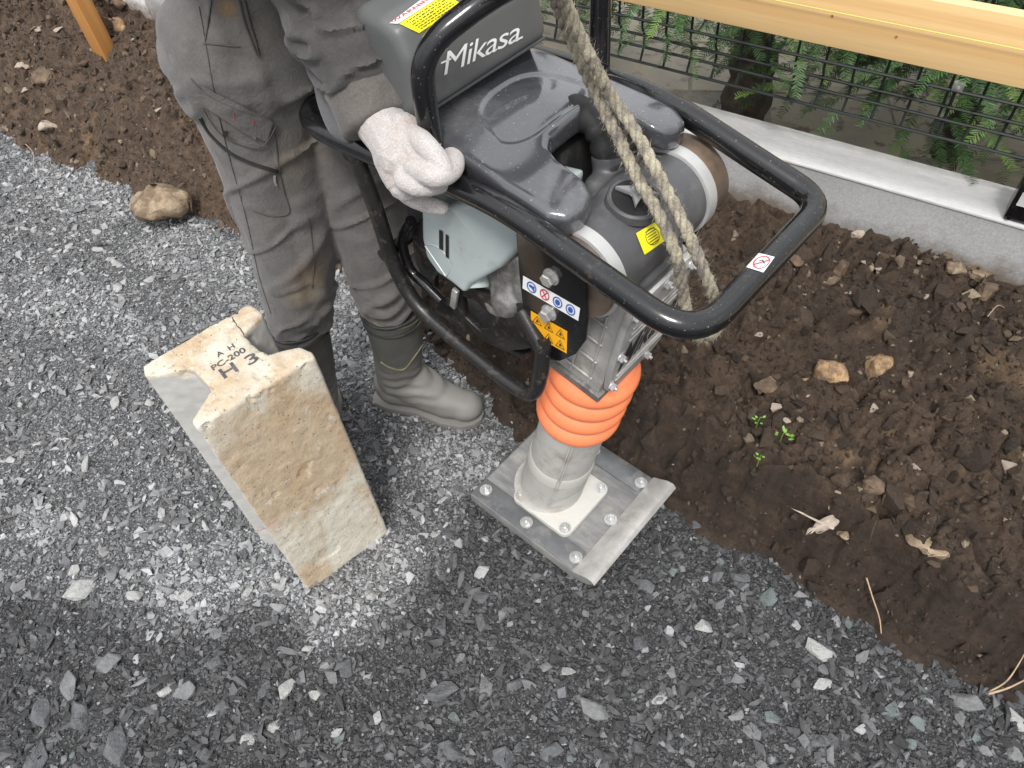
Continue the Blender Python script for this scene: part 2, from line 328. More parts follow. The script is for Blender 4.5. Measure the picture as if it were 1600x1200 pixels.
def add_prism(bm, poly, mapf, t0, t1, bev=0, holes=(), bseg=2):
    """poly in 2D, mapf(x, y, t) -> Vector; solid between t0 and t1"""
    loops = [poly] + list(holes); es = []; allv = []
    for L in loops:
        v = [bm.verts.new((x, y, 0)) for x, y in L]; allv.append(v)
        for i in range(len(v)): es.append(bm.edges.new((v[i], v[(i+1) % len(v)])))
    g = bmesh.ops.triangle_fill(bm, use_beauty=True, use_dissolve=False, edges=es)
    fs = [f for f in g['geom'] if isinstance(f, bmesh.types.BMFace)]
    ex = bmesh.ops.extrude_face_region(bm, geom=fs, use_keep_orig=True)
    nv = [v for v in ex['geom'] if isinstance(v, bmesh.types.BMVert)]
    base = [v for L in allv for v in L]
    for v in nv: v.co = mapf(v.co.x, v.co.y, t1)
    for v in base: v.co = mapf(v.co.x, v.co.y, t0)
    if bev:
        ed = [e for e in {e for v in nv for e in v.link_edges} if e.verts[0] in nv and e.verts[1] in nv and len(e.link_faces) == 2
              and abs(e.link_faces[0].normal.dot(e.link_faces[1].normal)) < .7] if False else []
        bmesh.ops.recalc_face_normals(bm, faces=bm.faces); bm.normal_update()
        ns = set(nv) | set(base)
        ed = [e for e in bm.edges if e.verts[0] in ns and e.verts[1] in ns and len(e.link_faces) == 2 and e.calc_face_angle(0) > .8]
        bmesh.ops.bevel(bm, geom=ed, offset=bev, segments=bseg, profile=.6, affect='EDGES')
def add_bolt(bm, p, d, r=.008, h=.006, washer=True):
    mm = axisM(p, d)
    if washer: add_lathe(bm, [(r*1.5, 0), (r*1.5, h*.2)], mm, 20)
    add_lathe(bm, [(r, h*.2), (r, h), (r*.85, h*1.15)], mm, 6)
    add_lathe(bm, [(r*.45, h*1.1), (r*.45, h*1.7)], mm, 12)
def evalmesh(ob, name):
    dg = bpy.context.evaluated_depsgraph_get(); dg.update()
    me = bpy.data.meshes.new_from_object(ob.evaluated_get(dg)); me.name = name
    bpy.data.objects.remove(ob); return me
def remesh(bm, voxel, smooth=3, name='tmp'):
    bmesh.ops.recalc_face_normals(bm, faces=bm.faces)
    me = bpy.data.meshes.new(name); bm.to_mesh(me); bm.free(); o = bpy.data.objects.new(name, me); COL.objects.link(o)
    md = o.modifiers.new('r', 'REMESH'); md.mode = 'VOXEL'; md.voxel_size = voxel
    if smooth: s = o.modifiers.new('s', 'SMOOTH'); s.iterations = smooth; s.factor = .5
    return evalmesh(o, name)
def displace(me, fn):
    n = len(me.vertices); V = np.empty(n*3, dtype=np.float32); me.vertices.foreach_get('co', V); V = V.reshape(-1, 3)
    N = np.empty(n*3, dtype=np.float32); me.vertices.foreach_get('normal', N); N = N.reshape(-1, 3)
    V = V + N * fn(V)[:, None]; me.vertices.foreach_set('co', V.ravel()); me.update()
def add_ball(bm, c, r, s=(1, 1, 1), sub=2, rot=None):
    g = bmesh.ops.create_icosphere(bm, subdivisions=sub, radius=1)
    mt = Matrix.Translation(c) @ (rot.to_4x4() if rot else Matrix()) @ Matrix.Diagonal((r*s[0], r*s[1], r*s[2], 1))
    bmesh.ops.transform(bm, matrix=mt, verts=g['verts'])
def bvh_world(obs):
    V = []; Fc = []
    for o in obs:
        mw = world_of(o); off = len(V)
        V += [mw @ v.co for v in o.data.vertices]; Fc += [[i + off for i in p.vertices] for p in o.data.polygons]
    return BVHTree.FromPolygons(V, Fc)
def world_of(o):
    mt = Matrix.LocRotScale(o.location, o.rotation_euler, o.scale)
    return world_of(o.parent) @ mt if o.parent else mt
def bil(q, s, t):
    a, b, c, d = [Vector(p) for p in q]            # origin, +s, +s+t, +t corners in photograph pixels
    return a*(1-s)*(1-t) + b*s*(1-t) + c*s*t + d*(1-s)*t
def onto(bvh, x, y, off):
    d = ray(x, y).normalized(); h = bvh.ray_cast(CAM, d)
    if h[0] is None: return None
    n = h[1] if h[1].dot(d) < 0 else -h[1]
    return h[0] + n*off
def patch(name, q, tree, mat, parent, off=.0012, nx=8, ny=8, mask=None, smooth=60):
    """thin sheet (sticker, pocket...) lying on a surface"""
    inv = world_of(parent).inverted(); bm = B(); g = {}
    for i in range(nx+1):
        for j in range(ny+1):
            p = bil(q, i/nx, j/ny); w = onto(tree, p.x, p.y, off)
            if w is not None: g[i, j] = bm.verts.new(inv @ w)
    for i in range(nx):
        for j in range(ny):
            k = [(i, j), (i+1, j), (i+1, j+1), (i, j+1)]
            if all(a in g for a in k) and (mask is None or mask((i+.5)/nx, (j+.5)/ny)): bm.faces.new([g[a] for a in k])
    bmesh.ops.delete(bm, geom=[v for v in bm.verts if not v.link_faces], context='VERTS')
    o = obj(name, bm, mat, parent, smooth, recalc=False); return o
def flat_print(name, polys, q, tree, mat, parent, off=.0018, maxlen=.12):
    """2D polygons in the unit square laid on a surface as print"""
    inv = world_of(parent).inverted(); bm = B()
    for P in polys:
        es = []; v = [bm.verts.new((x, y, 0)) for x, y in P]
        for i in range(len(v)): es.append(bm.edges.new((v[i], v[(i+1) % len(v)])))
        bmesh.ops.triangle_fill(bm, use_beauty=True, edges=es)
    put_on(bm, q, tree, inv, off); return obj(name, bm, mat, parent, 0, recalc=False)
def put_on(bm, q, tree, inv, off):
    for _ in range(2):
        L = [e for e in bm.edges if (e.verts[0].co - e.verts[1].co).length > .12]
        if L: bmesh.ops.subdivide_edges(bm, edges=L, cuts=1); bmesh.ops.triangulate(bm, faces=bm.faces)
    bad = []
    for v in bm.verts:
        p = bil(q, v.co.x, v.co.y); w = onto(tree, p.x, p.y, off)
        if w is None: bad.append(v)
        else: v.co = inv @ w
    bmesh.ops.delete(bm, geom=bad, context='VERTS')
def circ(cx, cy, rx, ry, n=20): return [(cx + rx*math.cos(2*math.pi*k/n), cy + ry*math.sin(2*math.pi*k/n)) for k in range(n)]
def ringpoly(cx, cy, rx, ry, w=.75, n=20):
    out = []
    for k in range(n):
        a, b = 2*math.pi*k/n, 2*math.pi*(k+1)/n
        out.append([(cx+rx*math.cos(a), cy+ry*math.sin(a)), (cx+rx*math.cos(b), cy+ry*math.sin(b)), (cx+w*rx*math.cos(b), cy+w*ry*math.sin(b)), (cx+w*rx*math.cos(a), cy+w*ry*math.sin(a))])
    return out
def text_print(name, s, q, tree, mat, parent, off=.0018, bold=.0, shear=0, space=1, depth=0):
    cu = bpy.data.curves.new(name, 'FONT'); cu.body = s; cu.size = 1; cu.offset = bold; cu.shear = shear; cu.space_character = space; cu.resolution_u = 4
    ob = bpy.data.objects.new('tmp', cu); COL.objects.link(ob); me = evalmesh(ob, name)
    bm = B(); bm.from_mesh(me); bpy.data.meshes.remove(me)
    if not bm.verts: bm.free(); return None
    xs = [v.co.x for v in bm.verts]; ys = [v.co.y for v in bm.verts]; x0, x1, y0, y1 = min(xs), max(xs), min(ys), max(ys)
    for v in bm.verts: v.co.x = (v.co.x - x0)/(x1-x0); v.co.y = (v.co.y - y0)/(y1-y0)
    bmesh.ops.triangulate(bm, faces=bm.faces)
    put_on(bm, q, tree, world_of(parent).inverted(), off); return obj(name, bm, mat, parent, 0, recalc=False)
# ------------------------------------------------------------------ ground
EDGE = [(-60, 1.0), (-3.17, .99), (-2.71, .965), (-2.40, 1.01), (-2.06, .98), (-1.80, 1.05), (-1.47, 1.08), (-1.1, 1.0), (-.85, .92), (-.65, .86), (-.34, .865), (-.23, .847), (.08, .84), (.19, .814), (.29, .795), (.38, .796), (.49, .809), (1.5, .83), (60, .85)]
EX, EY = np.array([e[0] for e in EDGE]), np.array([e[1] for e in EDGE])
def edge_y(x): return np.interp(x, EX, EY) + .018 * fbm(x * 9, x * 0 + 3.3, x * 0, 3)
WALL_Y, SOIL_Z = 1.54, .30
def gravel_h(x, y):
    return .010 * fbm(x * 2.3, y * 2.3, x * 0 + 1.5, 3) + .0035 * fbm(x * 22, y * 22, x * 0 + 8.5, 3) - .008
def soil_h(x, y):
    e = edge_y(x); d = y - e + .022 * fbm(x * 14, y * 14, x * 0 + 2.5, 3) + .010 * fbm(x * 45, y * 45, x * 0 + 2.9, 3) * sstep((y - e) / .03 + .3)
    left = sstep((-x - .9) / .6)
    steep = (.195 * sstep(d / .09) + .02) * (1 - left) + left * .12 * sstep(d / .22)
    t = np.clip(d / (WALL_Y - e), 0, 1.3)
    z = steep + (SOIL_Z - .195 * (1 - left) - .12 * left) * t + .0
    wf = 1 - .6 * sstep((y - 1.40) / .12)
    lump = .050 * wf * fbm(x * 6, y * 6, x * 0 + 4.5, 3) - .02 * np.exp(-(fbm(x * 7 + 2, y * 9, x * 0 + 14.5, 3) / .07) ** 2) * (1 - left * .6) + 0.018 * np.abs(fbm(x * 19, y * 19, x * 0 + 6.5, 4)) + .006 * fbm(x * 60, y * 60, x * 0 + 7.5, 3)
    clod = .012 * sstep((n3(x * 34, y * 34, x * 0 + 3.7) - .2) / .35) + .006 * sstep((n3(x * 75, y * 75, x * 0 + 9.7) - .1) / .3)
    z = z + lump * sstep(d / .05 + .35) + 1.3 * clod * (.5 + .5 * sstep(d / .2))
    return z - .05 * sstep((-d) / .06) - .012
def grid(xs, ys, hf):
    X, Y = np.meshgrid(xs, ys, indexing='ij'); Z = hf(X, Y); V = np.stack([X, Y, Z], -1).reshape(-1, 3)
    nx, ny = len(xs), len(ys); i = np.arange(nx-1)[:, None]*ny + np.arange(ny-1)[None]; i = i.ravel()
    return V, np.stack([i, i+ny, i+ny+1, i+1], -1)
def geosp(a, b, n, far, k):            # dense from a to b, then spreading out to the far limits
    core = np.linspace(a, b, n); q = (far - abs(b)) * (np.linspace(0, 1, k+1)[1:] ** 3)
    return np.concatenate([(a - q)[::-1], core, b + q])
# which gravel is wet and dark: outlines on the ground read off the photograph
DARK = np.array([at(*p, 0)[:2] for p in [(-900, 930), (-300, 935), (0, 915), (150, 925), (240, 985), (380, 960), (470, 985), (520, 1015), (600, 985), (660, 930), (690, 850), (735, 790), (830, 730), (1000, 700), (2600, 900), (2600, 3200), (-1500, 3200)]])
def inpoly(x, y, P):
    c = np.zeros(x.shape, bool); n = len(P)
    for i in range(n):
        x0, y0 = P[i]; x1, y1 = P[(i+1) % n]
        if y0 == y1: continue
        c ^= ((y0 > y) != (y1 > y)) & (x < (x1-x0)*(y-y0)/(y1-y0) + x0)
    return c
def darkmask(x, y):
    w = .035; s = 0
    for dx, dy in ((0, 0), (w, 0), (-w, 0), (0, w), (0, -w)):
        s = s + inpoly(x + dx + .05*fbm(x*8, y*8, x*0+.5, 3), y + dy + .05*fbm(x*8, y*8, x*0+11.5, 3), DARK)
    return s / 5.
def blob(x, y, px, py, r, ry=None):
    c = at(px, py, 0); d = np.hypot((x-c.x)/r, (y-c.y)/(ry or r)) + .6*fbm(x*9, y*9, x*0+21.5, 4); return sstep((1.25-d)/.5)
def crumbs(x, y):                       # pale crushed stone
    s = 0
    for a in [(330, 930, .17, .07), (520, 940, .11), (600, 880, .08), (700, 700, .1), (560, 520, .16), (640, 860, .06), (300, 390, .35, .1), (150, 300, .35, .1), (470, 440, .2, .1), (120, 480, .3, .08), (390, 880, .1), (60, 820, .1, .05)]:
        s = np.maximum(s, blob(x, y, *a) * (1. if a[1] > 600 else .7))
    return s
def gravel_base(x, y):
    dk = darkmask(x, y); cr = crumbs(x, y); n = .5 + .5*fbm(x*3, y*3, x*0+31.5, 3)
    lit = .115 + .05*n; v = lit*(1-dk) + (.05+.014*n)*dk; v = v*(1-cr*(1-.8*dk)) + .2*cr*(1-.85*dk)
    return v
def ground_mat(name, kind):
    mt, t, p = newmat(name); v = objco(t); a = t.nodes.new('ShaderNodeAttribute'); a.attribute_name = 'col'
    if kind == 'gravel':
        w = t.nodes.new('ShaderNodeTexVoronoi'); w.inputs['Scale'].default_value = 210; t.links.new(v, w.inputs['Vector'])
        w2 = t.nodes.new('ShaderNodeTexVoronoi'); w2.inputs['Scale'].default_value = 85; t.links.new(v, w2.inputs['Vector'])
        s = t.nodes.new('ShaderNodeSeparateColor'); t.links.new(w.outputs['Color'], s.inputs[0])
        k = ramp(t, s.outputs[0], [(.1, .45), (.7, 1.), (.93, 2.0)])
        col = mix(t, 1.0, a.outputs[0], k, 'MULTIPLY'); e = ramp(t, w.outputs['Distance'], [(.25, 1.), (.7, .4)]); col = mix(t, 1.0, col, e, 'MULTIPLY')
        p.inputs['Roughness'].default_value = .75
        bump(t, p, e, .8, .004); bump(t, p, w2.outputs['Distance'], .5, .006)
    else:
        f = noise(t, v, 28, 10, .72); k = ramp(t, f, [(.28, .35), (.5, 1.), (.72, 1.9)]); col = mix(t, 1.0, a.outputs[0], k, 'MULTIPLY')
        sp = ramp(t, noise(t, v, 330, 3, .7), [(.66, 0.), (.72, .8)]); col = mix(t, sp, col, (.22, .17, .12))
        p.inputs['Roughness'].default_value = .82
        bump(t, p, noise(t, v, 70, 9, .75), 1., .012); bump(t, p, noise(t, v, 420, 5, .7), .6, .002)
    t.links.new(col, p.inputs['Base Color']); return mt
xs = geosp(-3.6, .9, 900, 60, 14); ys = np.concatenate([-.8 - 59*(np.linspace(0, 1, 15)[1:][::-1]**3), np.linspace(-.8, 1.15, 390), [1.2, 1.3]])
V, Q = grid(xs, ys, lambda x, y: gravel_h(x, y) - .05*sstep((y-1.12)/.05))
gb = gravel_base(V[:, 0], V[:, 1]); gcol = np.stack([gb*.97, gb*.99, gb*1.02], -1)
GRAVEL = tag(npmesh('gravel_ground', V, Q, ground_mat('gravel_ground', 'gravel'), gcol, None, 60, 4), kind='structure')
xs = geosp(-4.4, .9, 1300, 60, 14); ys = np.linspace(.70, 1.545, 250)
V, Q = grid(xs, ys, soil_h)
tone = .5 + .5*fbm(V[:, 0]*2.2, V[:, 1]*2.2, V[:, 0]*0+41.5, 4)
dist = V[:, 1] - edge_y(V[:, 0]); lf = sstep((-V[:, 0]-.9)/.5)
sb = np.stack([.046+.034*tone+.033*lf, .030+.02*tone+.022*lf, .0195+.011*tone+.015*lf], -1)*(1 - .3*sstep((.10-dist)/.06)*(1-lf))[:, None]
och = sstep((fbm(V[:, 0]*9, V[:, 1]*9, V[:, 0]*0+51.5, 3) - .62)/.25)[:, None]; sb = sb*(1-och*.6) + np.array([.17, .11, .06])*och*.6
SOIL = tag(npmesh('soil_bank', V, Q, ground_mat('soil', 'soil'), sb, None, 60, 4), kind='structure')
# stones ------------------------------------------------------------
def hull(k, flat, seed, blunt=.25):
    r = random.Random(seed); bm = B()
    for i in range(k):
        v = Vector([r.gauss(0, 1) for _ in range(3)]).normalized() * (1 - blunt*r.random())
        bm.verts.new((v.x*(.75+.5*r.random()), v.y, v.z*flat))
    h = bmesh.ops.convex_hull(bm, input=bm.verts); bmesh.ops.delete(bm, geom=[g for g in h['geom_interior'] if isinstance(g, bmesh.types.BMVert)], context='VERTS')
    bmesh.ops.triangulate(bm, faces=bm.faces); bm.verts.ensure_lookup_table(); bm.verts.index_update()
    V = np.array([v.co[:] for v in bm.verts]); T = np.array([[v.index for v in f.verts] for f in bm.faces]); bm.free(); return V, T
SMALL = [hull(7, .5, s) for s in range(14)]; MID = [hull(10, .36 + .3*(s % 3)/2, 100+s, .35) for s in range(18)]
def rotmat(yaw, tx, ty):
    cy, sy, cx, sx, cz, sz = np.cos(ty), np.sin(ty), np.cos(tx), np.sin(tx), np.cos(yaw), np.sin(yaw)
    R = np.empty((len(yaw), 3, 3))
    R[:, 0, 0] = cz*cy; R[:, 0, 1] = cz*sy*sx - sz*cx; R[:, 0, 2] = cz*sy*cx + sz*sx
    R[:, 1, 0] = sz*cy; R[:, 1, 1] = sz*sy*sx + cz*cx; R[:, 1, 2] = sz*sy*cx - cz*sx
    R[:, 2, 0] = -sy; R[:, 2, 1] = cy*sx; R[:, 2, 2] = cy*cx; return R
def scatter(tpls, P, size, col, stretch=(.7, 1.5), tilt=.5):
    VV, TT, CC = [], [], []; off = 0; which = RNG.randint(0, len(tpls), len(P))
    for k, (V, T) in enumerate(tpls):
        ii = np.where(which == k)[0]; n = len(ii)
        if not n: continue
        R = rotmat(RNG.rand(n)*6.28, RNG.normal(0, tilt, n), RNG.normal(0, tilt, n))
        S = size[ii, None]*np.stack([RNG.uniform(1, stretch[1], n), RNG.uniform(stretch[0], 1, n), np.ones(n)], -1)
        W_ = np.einsum('nij,nvj->nvi', R, V[None]*S[:, None]) + P[ii, None]
        VV.append(W_.reshape(-1, 3)); TT.append((T[None] + (np.arange(n)*len(V))[:, None, None] + off).reshape(-1, 3))
        CC.append(np.repeat(col[ii], len(V), 0)); off += n*len(V)
    return np.concatenate(VV), np.concatenate(TT), np.concatenate(CC)
def sample(n, x0, x1, y0, y1, keep, margin=230):
    P = np.empty((0, 2))
    while len(P) < n:
        q = np.stack([RNG.uniform(x0, x1, n*2), RNG.uniform(y0, y1, n*2)], -1)
        px, py, d = proj(np.concatenate([q, np.zeros((len(q), 1))], -1))
        ok = (px > -margin) & (px < 1600+margin) & (py < 1200+margin) & (py > -margin) & (d > .1) & keep(q[:, 0], q[:, 1])
        P = np.concatenate([P, q[ok]])
    return P[:n]
MGS = attrmat('crushed_stone', .72, 350, .5, .001, .3)
def stone_col(P, n):
    v = gravel_base(P[:, 0], P[:, 1]); dk = darkmask(P[:, 0], P[:, 1]); cr = crumbs(P[:, 0], P[:, 1])
    v = v * np.exp(RNG.normal(.14, 1, n)*(.3 + .13*dk)); bright = RNG.rand(n) < (.025*dk + (.2+.25*cr)*(1-dk))
    v = np.where(bright, RNG.uniform(.2, .4, n)*(1-.25*dk), v); w = RNG.rand(n)
    tint = np.stack([.99+.03*(w-.5), np.ones(n), 1.015-.03*(w-.5)+.02*dk], -1)
    return v[:, None]*tint
def gr_keep(x, y): return (y < edge_y(x) + .03)
def make_gravel(n, smin, smax, pw, tpls, name, keep=gr_keep):
    P = sample(n, -3.6, 1.1, -.9, 1.2, keep); u = RNG.rand(n); s = smin*(1-u)**(-1/pw); s = np.minimum(s, smax)*np.ones(n)
    z = gravel_h(P[:, 0], P[:, 1]); P3 = np.column_stack([P, z + s*RNG.uniform(-.05, .35, n)]); c = stone_col(P, n)
    V, T, C = scatter(tpls, P3, s, c, tilt=.45)
    return tag(npmesh(name, V, T, MGS, C, GRAVEL), kind='stuff')
make_gravel(100000, .0018, .0048, 1.9, SMALL, 'gravel_fines')
def mid_keep(x, y): return gr_keep(x, y) & (RNG.rand(*x.shape) < .35 + .65*np.maximum(darkmask(x, y), crumbs(x, y)))
make_gravel(28000, .0045, .0125, 2.6, MID, 'gravel_chippings', mid_keep)
make_gravel(6200, .008, .018, 2.6, MID, 'coarse_chippings')
# the stones one can pick out, each its own
STN = []
for s in range(12):
    V, T = hull(14, .5 + .06*(s % 4), 300+s, .28); STN.append((V, T))
def stone_mesh(k, c, name='stone'):
    V, T = STN[k]; me = bpy.data.meshes.new(name); me.from_pydata([tuple(v) for v in V], [], [tuple(t) for t in T]); bm = B(); bm.from_mesh(me)
    bmesh.ops.bevel(bm, geom=list(bm.edges), offset=.05, segments=1, affect='EDGES'); bm.to_mesh(me); bm.free(); me.shade_flat(); me.materials.append(c); return me
GM = [simple('slate_stone', (.085, .088, .093), .6, 0, .3, 2.2, .4, .015, 5, dirt=(.15, .15, .15), dirtamt=.35, dirtscale=3),
      simple('grey_stone', (.15, .153, .156), .7, 0, .25, 2, .4, .015, 5, dirt=(.2, .2, .19), dirtamt=.4, dirtscale=3),
      simple('pale_stone', (.33, .33, .322), .75, 0, .2, 2, .4, .015, 5, dirt=(.4, .4, .38), dirtamt=.4, dirtscale=3),
      simple('green_slate', (.12, .145, .14), .6, 0, .3, 2, .4, .015, 5, dirt=(.14, .15, .145), dirtamt=.35, dirtscale=3)]
SM = [[stone_mesh(k, g) for k in range(12)] for g in GM]; QM = [stone_mesh(k, M['quartz']) for k in range(12)]
def put_stone(me, x, y, z, s, sx=1, sy=1, sz=.8, parent=GRAVEL, rz=None):
    o = bpy.data.objects.new('stone', me); COL.objects.link(o); o.parent = parent
    o.location = (x, y, z); o.scale = (s*sx, s*sy, s*sz); o.rotation_euler = (random.gauss(0, .3), random.gauss(0, .3), random.uniform(0, 6.28) if rz is None else rz); return o
def gz(x, y): return float(gravel_h(np.array([x]), np.array([y]))[0])
def sz(x, y): return float(soil_h(np.array([x]), np.array([y]))[0])
PX_STONES = [  # pixel position, half length in pixels, kind: stones that stand out in the photograph
 (752, 892, 24, 2), (1281, 1012, 26, 4), (1280, 1062, 22, 4), (1105, 975, 19, 4), (1336, 937, 20, 1), (930, 1108, 36, 1), (822, 1068, 20, 1), (688, 1078, 30, 0),
 (705, 1170, 26, 0), (790, 1185, 28, 0), (860, 1175, 26, 0), (1005, 1000, 22, 0), (890, 1052, 20, 2), (853, 1040, 18, 1), (758, 1075, 20, 1), (760, 838, 12, 2),
 (706, 874, 19, 0), (718, 1028, 14, 1), (693, 983, 16, 0), (752, 968, 20, 0), (786, 957, 18, 1), (105, 1070, 26, 1), (170, 1036, 28, 1), (62, 1110, 26, 0),
 (255, 1078, 15, 2), (285, 1082, 26, 1), (345, 1105, 18, 0), (440, 1080, 24, 2), (405, 1080, 18, 0), (180, 1165, 30, 0), (50, 1185, 30, 0), (125, 1120, 30, 0),
 (385, 1160, 18, 4), (425, 1135, 16, 4), (530, 1145, 15, 4), (487, 1085, 14, 2), (590, 1120, 16, 2), (540, 1040, 22, 0), (335, 1035, 22, 0), (130, 920, 30, 4),
 (112, 892, 14, 4), (175, 893, 18, 1), (290, 930, 18, 2), (345, 873, 15, 1), (380, 862, 13, 0), (405, 873, 14, 1), (366, 882, 10, 1), (390, 920, 16, 4),
 (140, 722, 20, 2), (98, 805, 12, 4), (250, 800, 14, 2), (180, 690, 10, 4), (75, 792, 12, 4), (480, 1010, 12, 4), (700, 830, 14, 0), (680, 830, 12, 4),
 (182, 408, 14, 4), (152, 385, 12, 4), (145, 358, 12, 4), (180, 448, 13, 4), (230, 432, 12, 4), (92, 390, 10, 4), (160, 350, 10, 4), (104, 385, 10, 4), (560, 428, 10, 4), (545, 560, 14, 4),
 (1500, 960, 18, 0), (1510, 1100, 28, 1), (1595, 1125, 22, 4), (1420, 1160, 16, 3), (1440, 1130, 18, 3), (1350, 1135, 16, 4), (1395, 1110, 18, 3), (1210, 1120, 18, 3),
 (1180, 1140, 20, 1), (1285, 1155, 22, 0), (1190, 1190, 12, 1), (1350, 1025, 16, 1), (1155, 895, 22, 0), (1200, 935, 22, 3), (1120, 900, 16, 0), (1060, 860, 14, 0),
 (1050, 1045, 14, 1), (1030, 1090, 16, 4), (955, 1030, 16, 0), (980, 1045, 18, 0), (1110, 1030, 14, 0), (1500, 1120, 14, 1), (1530, 1150, 14, 3), (1585, 1170, 18, 1)]
for x, y, r, k in PX_STONES:
    p = at(x, y, .005); d = (p - CAM).length; s = r*d/1210*.95
    me = (QM if (k == 4 and r < 27 and y > 940) else SM[2] if k == 4 else SM[k])[random.randrange(12)]
    put_stone(me, p.x, p.y, gz(p.x, p.y) + s*.12, s, 1.05, .75, .75, GRAVEL)
P = sample(215, -2.6, .6, -.45, 1.05, gr_keep, 20); kd = darkmask(P[:, 0], P[:, 1])
for (x, y), dk in zip(P, kd):
    s = min(.024, .0085*(1-random.random())**(-1/3.)); k = random.choice([0, 0, 0, 1, 3]) if dk > .5 else random.choice([1, 2, 2, 2, 1])
    put_stone(SM[k][random.randrange(12)], x, y, gz(x, y) + s*.2, s, 1.1, .8, .75, GRAVEL)
# soil clods
MCL = attrmat('soil_clods', .88, 160, 1., .008, .5)
def clods(n, smin, smax, pw, tpls, name):
    P = sample(n, -4.3, .9, .8, 1.53, lambda x, y: (y > edge_y(x) - .012), 60); s = np.minimum(smin*(1-RNG.rand(n))**(-1/pw), smax)
    z = soil_h(P[:, 0], P[:, 1]); P3 = np.column_stack([P, z + s*RNG.uniform(-.3, .4, n)])
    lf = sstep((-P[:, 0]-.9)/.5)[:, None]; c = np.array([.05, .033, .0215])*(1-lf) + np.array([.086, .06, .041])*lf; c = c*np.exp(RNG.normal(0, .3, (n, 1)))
    pale = RNG.rand(n) < .05; c[pale] = np.array([.3, .24, .17])*RNG.uniform(.5, 1.1, (pale.sum(), 1))
    V, T, C = scatter(tpls, P3, s, c, tilt=1.2)
    return tag(npmesh(name, V, T, MCL, C, SOIL, None), kind='stuff')
CL = [hull(14, .8, 500+s, .25) for s in range(10)]
clods(42000, .0016, .006, 2.0, SMALL, 'soil_crumbs'); clods(9000, .004, .02, 2.2, CL, 'soil_clods'); clods(380, .011, .034, 2.2, CL, 'soil_lumps')
RM = {k: [stone_mesh(j, M[k]) for j in range(6)] for k in ('rock', 'rock_pale', 'rock_dark', 'rock_ochre')}
def soil_at(x, y):                                        # where the sight line meets the soil surface
    d = ray(x, y).normalized()
    for k in range(900):
        p = CAM + d*(1. + k*.005)
        if p.y > EY.min() - .1 and p.z < sz(p.x, p.y): return p
    return at(x, y, .25)
SOILST = [(1305, 390, 14, 1), (1300, 440, 16, 2), (1480, 400, 10, 2), (1325, 460, 10, 1), (1405, 405, 13, 2), (1440, 370+40, 8, 1), (1180, 440, 10, 1), (1257, 483, 8, 1), (1340, 485, 16, 3), (1365, 478, 10, 2),
 (1375, 400, 8, 1), (1430, 425, 8, 2), (1448, 463, 9, 1), (1190, 400, 8, 2), (1140, 720, 1, 1), (1135, 663, 8, 2), (1365, 640, 9, 1), (1570, 520, 10, 3), (1590, 528, 11, 2), (1265, 395, 9, 3), (1230, 660, 9, 1),
 (1430, 730, 12, 1), (1310, 770, 8, 1), (1582, 735, 17, 1), (1500, 480, 12, 3), (1390, 500, 9, 3), (1165, 560, 9, 3), (1350, 410, 7, 1), (1245, 500, 8, 3), (1395, 812, 8, 1), (1360, 800, 14, 2), (1460, 880, 10, 3), (1520, 920, 11, 3), (1250, 640, 10, 3),
 (60, 48, 9, 1), (70, 42, 8, 2), (90, 50, 9, 1), (55, 50, 10, 2), (30, 105, 9, 1), (45, 105, 8, 1), (78, 108, 8, 1), (15, 140, 9, 2), (40, 140, 7, 1), (75, 175, 11, 2), (115, 203, 7, 2), (300, 160, 7, 1), (250, 130, 6, 2), (240, 240, 9, 2), (160, 140, 7, 2), (350, 275, 9, 2), (260, 285, 8, 3), (70, 265, 10, 2), (130, 100, 12, 3), (200, 75, 9, 3)]
for x, y, r, k in SOILST:
    p = soil_at(x, y); s = r*(p-CAM).length/1210
    put_stone(RM[('rock', 'rock_pale', 'rock', 'rock_dark')[k]][random.randrange(6)], p.x, p.y, p.z + s*.1, s, 1.1, .85, .8, SOIL)
for x, y in sample(70, -3, .6, .88, 1.5, lambda x, y: y > edge_y(x) + .03, 10):
    s = min(.02, .006*(1-random.random())**(-1/2.4)); put_stone(RM[random.choice(['rock', 'rock_pale', 'rock_dark', 'rock_dark'])][random.randrange(6)], x, y, sz(x, y) + s*.15, s, 1.1, .85, .8, SOIL)
# big single rocks
def rock(px, py, hw, label, mat, flat=.6, seed=1, z=None, yaw=0, asp=.65, on='soil', lift=.25):
    p = soil_at(px, py) if on == 'soil' else at(px, py, .04); s = hw*(p-CAM).length/1200
    bm = B(); r = random.Random(seed)
    for i in range(18):
        v = Vector([r.gauss(0, 1) for _ in range(3)]).normalized()*(1-.2*r.random()); bm.verts.new((v.x*s, v.y*s*asp, v.z*s*flat))
    h = bmesh.ops.convex_hull(bm, input=bm.verts); bmesh.ops.delete(bm, geom=[g for g in h['geom_interior'] if isinstance(g, bmesh.types.BMVert)], context='VERTS')
    bmesh.ops.bevel(bm, geom=list(bm.edges), offset=s*.07, segments=1, affect='EDGES'); bmesh.ops.triangulate(bm, faces=bm.faces)
    bmesh.ops.subdivide_edges(bm, edges=list(bm.edges), cuts=2)
    V = np.array([v.co[:] for v in bm.verts]); dn = fbm(V[:, 0]*2.2/s+seed, V[:, 1]*2.2/s, V[:, 2]*2.2/s, 4)
    bm.normal_update()
    for v, q in zip(bm.verts, dn): v.co += v.normal*float(q)*s*.11
    o = obj('rock', bm, mat, None, 40); o.location = (p.x, p.y, p.z + s*flat*lift - (.02 if on != 'soil' else 0)); o.rotation_euler = (0, 0, yaw)
    return tag(o, label, 'rock')
rock(253, 326, 58, 'large flat tan rock lying at the foot of the soil bank, left of the worker', M['rock'], .5, 3, on='g', yaw=.55, lift=.6)
